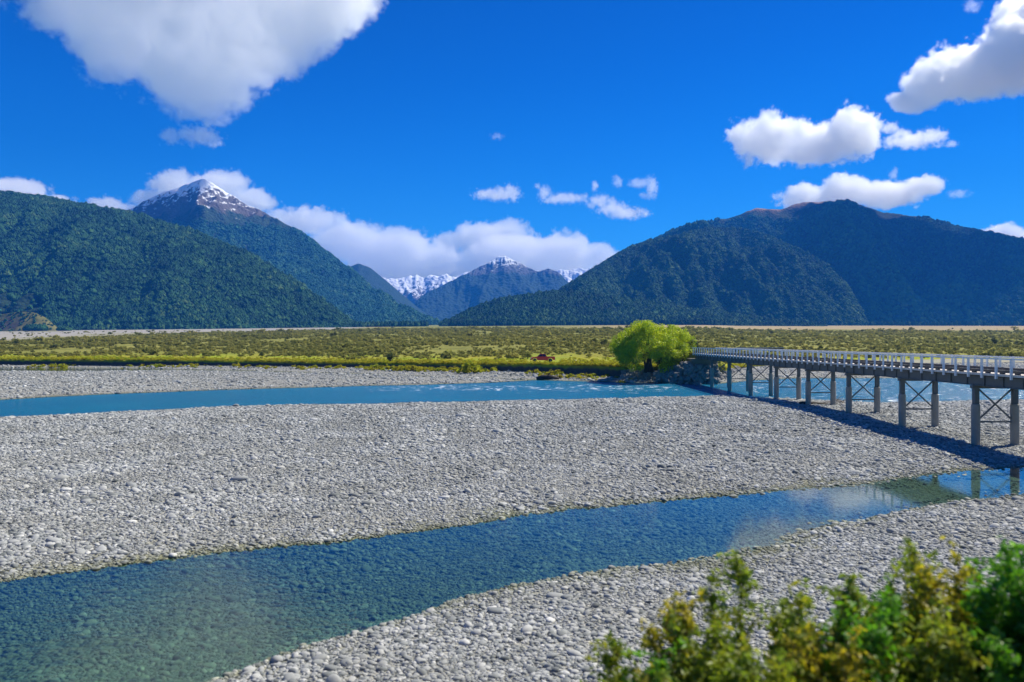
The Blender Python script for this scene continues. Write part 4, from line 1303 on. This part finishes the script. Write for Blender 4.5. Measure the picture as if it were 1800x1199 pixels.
def cloud(label, blobs, D_, res=1.0, dens=1.0, fuzz=0.75, thick=0.5, seed=0, soft=0.14):
    """blobs: (x, y, rx, ry) in photo pixels at depth D_; a density field of joined ellipsoids torn by noise"""
    k = D_ / F
    B_ = []
    lo = np.array([1e9] * 3); hi = -lo
    rr = random.Random(seed)
    for (x, y, rx, ry) in blobs:
        c = np.array(at(x, y, D_)); c[1] += rr.uniform(-0.25, 0.25) * rx * k
        rd = np.array([rx * k, max(ry, rx * thick) * k, ry * k])
        B_.append((c, rd)); lo = np.minimum(lo, c - rd * 1.35); hi = np.maximum(hi, c + rd * 1.35)
    mean = np.mean([min(b[1][0], b[1][2]) for b in B_])
    org = (lo + hi) / 2
    me = bpy.data.meshes.new('cloud'); me.from_pydata([(0, 0, 0)], [], [])
    o = link_mesh('cloud', me); o.location = org
    ng = bpy.data.node_groups.new('cloud', 'GeometryNodeTree')
    ng.interface.new_socket('Geometry', in_out='INPUT', socket_type='NodeSocketGeometry')
    ng.interface.new_socket('Geometry', in_out='OUTPUT', socket_type='NodeSocketGeometry')
    N = ng.nodes; L = ng.links
    go = N.new('NodeGroupOutput')
    pos = N.new('GeometryNodeInputPosition').outputs[0]

    def vm(op, a, b):
        n = N.new('ShaderNodeVectorMath'); n.operation = op
        for s, v in zip(n.inputs, (a, b)):
            if isinstance(v, tuple): s.default_value = v
            elif v is not None: L.new(v, s)
        return n.outputs['Value'] if op == 'LENGTH' else n.outputs[0]

    def mt(op, a, b, c=None):
        n = N.new('ShaderNodeMath'); n.operation = op
        for s, v in zip(n.inputs, (a, b, c)):
            if isinstance(v, (int, float)): s.default_value = v
            elif v is not None: L.new(v, s)
        return n.outputs[0]

    def ns(scale, detail, rough, off):
        n = N.new('ShaderNodeTexNoise'); n.inputs['Scale'].default_value = scale; n.inputs['Detail'].default_value = detail; n.inputs['Roughness'].default_value = rough
        L.new(vm('ADD', pos, tuple(float(org[q]) + off * (q + 1) for q in range(3))), n.inputs['Vector'])
        return n.outputs[0]
    acc = None
    for c, rd in B_:
        q = vm('LENGTH', vm('DIVIDE', vm('SUBTRACT', pos, tuple(float(v) for v in c - org)), tuple(float(v) for v in rd)), None)
        v = mt('SUBTRACT', 1.0, q)
        acc = v if acc is None else mt('SMOOTH_MAX', acc, v, 0.22)
    n1 = mt('SUBTRACT', ns(0.80 / mean, 5, 0.55, seed * 311.0), 0.5)

    def puffs(scale, off):
        # rounded billows: high at cell centres, creased between
        nv = N.new('ShaderNodeTexNoise'); nv.inputs['Scale'].default_value = scale * 1.5; nv.inputs['Detail'].default_value = 2
        L.new(pos, nv.inputs['Vector'])
        wv = vm('SCALE', vm('SUBTRACT', nv.outputs['Color'], (0.5, 0.5, 0.5)), None)
        wv.node.inputs['Scale'].default_value = 0.5 / scale
        v = N.new('ShaderNodeTexVoronoi'); v.inputs['Scale'].default_value = scale; v.inputs['Detail'].default_value = 2.0
        v.inputs['Roughness'].default_value = 0.5; v.inputs['Lacunarity'].default_value = 2.3; v.normalize = True
        L.new(vm('ADD', vm('ADD', pos, wv), tuple(float(org[q]) + off * (q + 1) for q in range(3))), v.inputs['Vector'])
        return mt('SUBTRACT', 0.42, v.outputs['Distance'])
    p1 = puffs(1.5 / mean, seed * 57.0)
    n3 = mt('SUBTRACT', ns(3.0 / mean, 7, 0.68, seed * 57.0), 0.5)
    val = mt('ADD', mt('ADD', mt('ADD', acc, mt('MULTIPLY', n1, fuzz * 2.6)), mt('MULTIPLY', p1, fuzz * 1.1)), mt('MULTIPLY', n3, fuzz * 2.0))
    mr = N.new('ShaderNodeMapRange'); mr.clamp = True
    L.new(val, mr.inputs[0]); mr.inputs[1].default_value = 0.08; mr.inputs[2].default_value = 0.08 + soft; mr.inputs[3].default_value = 0.0; mr.inputs[4].default_value = 1.0
    vc = N.new('GeometryNodeVolumeCube')
    L.new(mr.outputs[0], vc.inputs['Density'])
    vc.inputs['Min'].default_value = tuple(float(v) for v in lo - org); vc.inputs['Max'].default_value = tuple(float(v) for v in hi - org)
    px = D_ / F * 1.9 * res
    ext = hi - lo
    for nm, e, lim in (('Resolution X', ext[0], 420), ('Resolution Y', ext[1], 160), ('Resolution Z', ext[2], 260)):
        f_ = 1.0 if nm[-1] != 'Y' else 1.8
        vc.inputs[nm].default_value = int(np.clip(e / (px * f_), 14, lim))
    sm = N.new('GeometryNodeSetMaterial'); sm.inputs['Material'].default_value = m_cloud(dens * 0.105 / (D_ / F))
    L.new(vc.outputs[0], sm.inputs[0]); L.new(sm.outputs[0], go.inputs[0])
    md = o.modifiers.new('density', 'NODES'); md.node_group = ng
    tag(o, label, 'cloud', 'clouds in the blue sky')
    return o


CLOUDS = True
if CLOUDS:
    cloud('huge grey white cloud at the top left of the sky', [(330, -50, 290, 130), (330, 55, 170, 105), (335, 125, 100, 75), (510, 30, 130, 85), (230, 70, 110, 75), (150, 10, 95, 60), (580, -30, 80, 90), (470, 75, 110, 45)], 5200, fuzz=0.55, seed=1, dens=0.26, thick=0.4)
    cloud('small puff just under the huge top left cloud', [(345, 236, 34, 17), (365, 240, 24, 14), (300, 240, 16, 13)], 5200, fuzz=1.0, seed=2, dens=0.45, soft=0.4)
    cloud('long bright cloud slanting to the upper right corner', [(1795, 95, 85, 72), (1725, 112, 75, 50), (1655, 145, 65, 40), (1600, 178, 45, 17), (1840, 55, 90, 70), (1950, 60, 150, 110), (2080, 20, 140, 120)], 6300, fuzz=0.62, seed=3, dens=0.8, thick=0.45)
    cloud('cloud above the upper right corner shading the broad mountain', [(1835, -165, 130, 70), (1930, -160, 110, 70)], 4900, fuzz=0.45, seed=30, res=2.0, thick=1.5, dens=2.0)
    cloud('bright cumulus left of the slanting cloud', [(1350, 248, 62, 40), (1430, 256, 74, 36), (1500, 230, 44, 38), (1305, 240, 28, 18), (1520, 250, 26, 24)], 6600, fuzz=0.62, seed=4, dens=0.8, thick=0.45)
    cloud('ragged small cloud under the slanting cloud', [(1600, 247, 42, 12), (1636, 240, 26, 14), (1565, 224, 18, 10), (1585, 234, 14, 8), (1672, 252, 10, 6)], 6600, fuzz=1.0, seed=5, dens=0.6, soft=0.35)
    cloud('long low cloud resting behind the summit of the broad mountain', [(1420, 347, 50, 24), (1490, 336, 56, 30), (1560, 342, 66, 23), (1625, 327, 40, 17)], 12600, fuzz=0.6, seed=6, dens=0.8, thick=0.45)
    cloud('small cloud cut by the right edge above the mountain slope', [(1762, 412, 40, 18), (1800, 420, 40, 14)], 12600, fuzz=0.6, seed=7)
    cloud('low cloud above the near left hill at the left edge', [(20, 342, 66, 26), (90, 355, 46, 14), (-50, 330, 60, 30)], 12600, fuzz=0.6, seed=8)
    cloud('small cloud between the left hill and the snow capped peak', [(185, 363, 32, 15), (215, 368, 22, 10)], 12600, fuzz=0.8, seed=9)
    cloud('white cloud wrapped behind the snow capped peak', [(312, 326, 50, 26), (385, 332, 56, 32), (435, 352, 46, 24), (270, 350, 40, 16), (350, 345, 60, 20)], 12600, fuzz=0.7, seed=10, dens=0.62, thick=0.4)
    cloud('white cloud drifting right of the snow capped peak slope', [(540, 388, 66, 24), (495, 385, 40, 16), (592, 398, 34, 16)], 12600, fuzz=0.7, seed=11, dens=0.62, thick=0.4)
    cloud('long white cloud bank filling the valley head', [(610, 432, 80, 36), (690, 450, 95, 48), (770, 462, 90, 36), (640, 430, 50, 32), (900, 455, 80, 44), (990, 445, 54, 38), (1040, 452, 56, 26), (720, 480, 160, 20), (950, 485, 120, 24), (1080, 470, 60, 26)], 12800, fuzz=0.55, seed=12, dens=0.62, thick=0.4)
    cloud('white cloud heaped above the central snow peak', [(850, 422, 56, 30), (885, 408, 50, 24), (800, 422, 46, 18), (910, 430, 40, 22)], 13300, fuzz=0.6, seed=13, dens=0.62, thick=0.4)
    cloud('small lone cloud left in the middle of the sky', [(872, 344, 36, 9), (897, 339, 16, 13), (850, 342, 16, 5), (880, 336, 10, 8)], 9000, fuzz=1.15, seed=14, dens=0.6, soft=0.5)
    cloud('thin flat cloud in the middle of the sky', [(995, 347, 36, 8), (957, 340, 10, 12), (970, 352, 20, 6), (944, 328, 5, 6)], 9000, fuzz=1.15, seed=15, dens=0.5, soft=0.5)
    cloud('bright ragged cloud in the middle of the sky', [(1055, 354, 22, 11), (1075, 366, 26, 12), (1100, 375, 36, 9), (1046, 326, 5, 8), (1040, 362, 8, 5)], 9000, fuzz=1.15, seed=16, dens=0.7, soft=0.5)
    cloud('wispy cloud above the ragged middle cloud', [(1128, 322, 22, 8), (1146, 328, 9, 16), (1086, 319, 8, 9), (1138, 345, 12, 7), (1112, 326, 10, 4)], 9000, fuzz=1.15, seed=17, dens=0.4, soft=0.5)
    cloud('tiny wisp high in the middle of the sky', [(874, 240, 11, 6)], 7000, fuzz=1.15, seed=18, dens=0.3, soft=0.5)
    cloud('tiny puff above the long low cloud', [(1569, 308, 6, 8), (1574, 301, 5, 6)], 9000, fuzz=1.15, seed=19, dens=0.35, soft=0.5)
    cloud('tiny wisp right of the long low cloud', [(1688, 340, 18, 7)], 9000, fuzz=1.15, seed=20, dens=0.3, soft=0.5)
    cloud('faint wisp near the upper right of the sky', [(1708, 12, 14, 9)], 7000, fuzz=1.15, seed=21, dens=0.2, soft=0.5)

# ------------------------------------------------------------------ haze: one even volume round the whole place
HAZE = 7.0e-5
if HAZE:
    m = MB(); m.box(-9000, 9000, -300, 11800, -3.0, 1330)
    t = NT('haze_air')
    p = t.n('ShaderNodeVolumePrincipled')
    p.inputs['Color'].default_value = (0.03, 0.27, 1.0, 1)
    p.inputs['Density'].default_value = HAZE
    p.inputs['Anisotropy'].default_value = 0.1
    o = m.build('haze', t.done(p.outputs[0], vol=True))
    tag(o, 'thin blue valley haze in front of the far mountains', 'haze', kind='stuff')
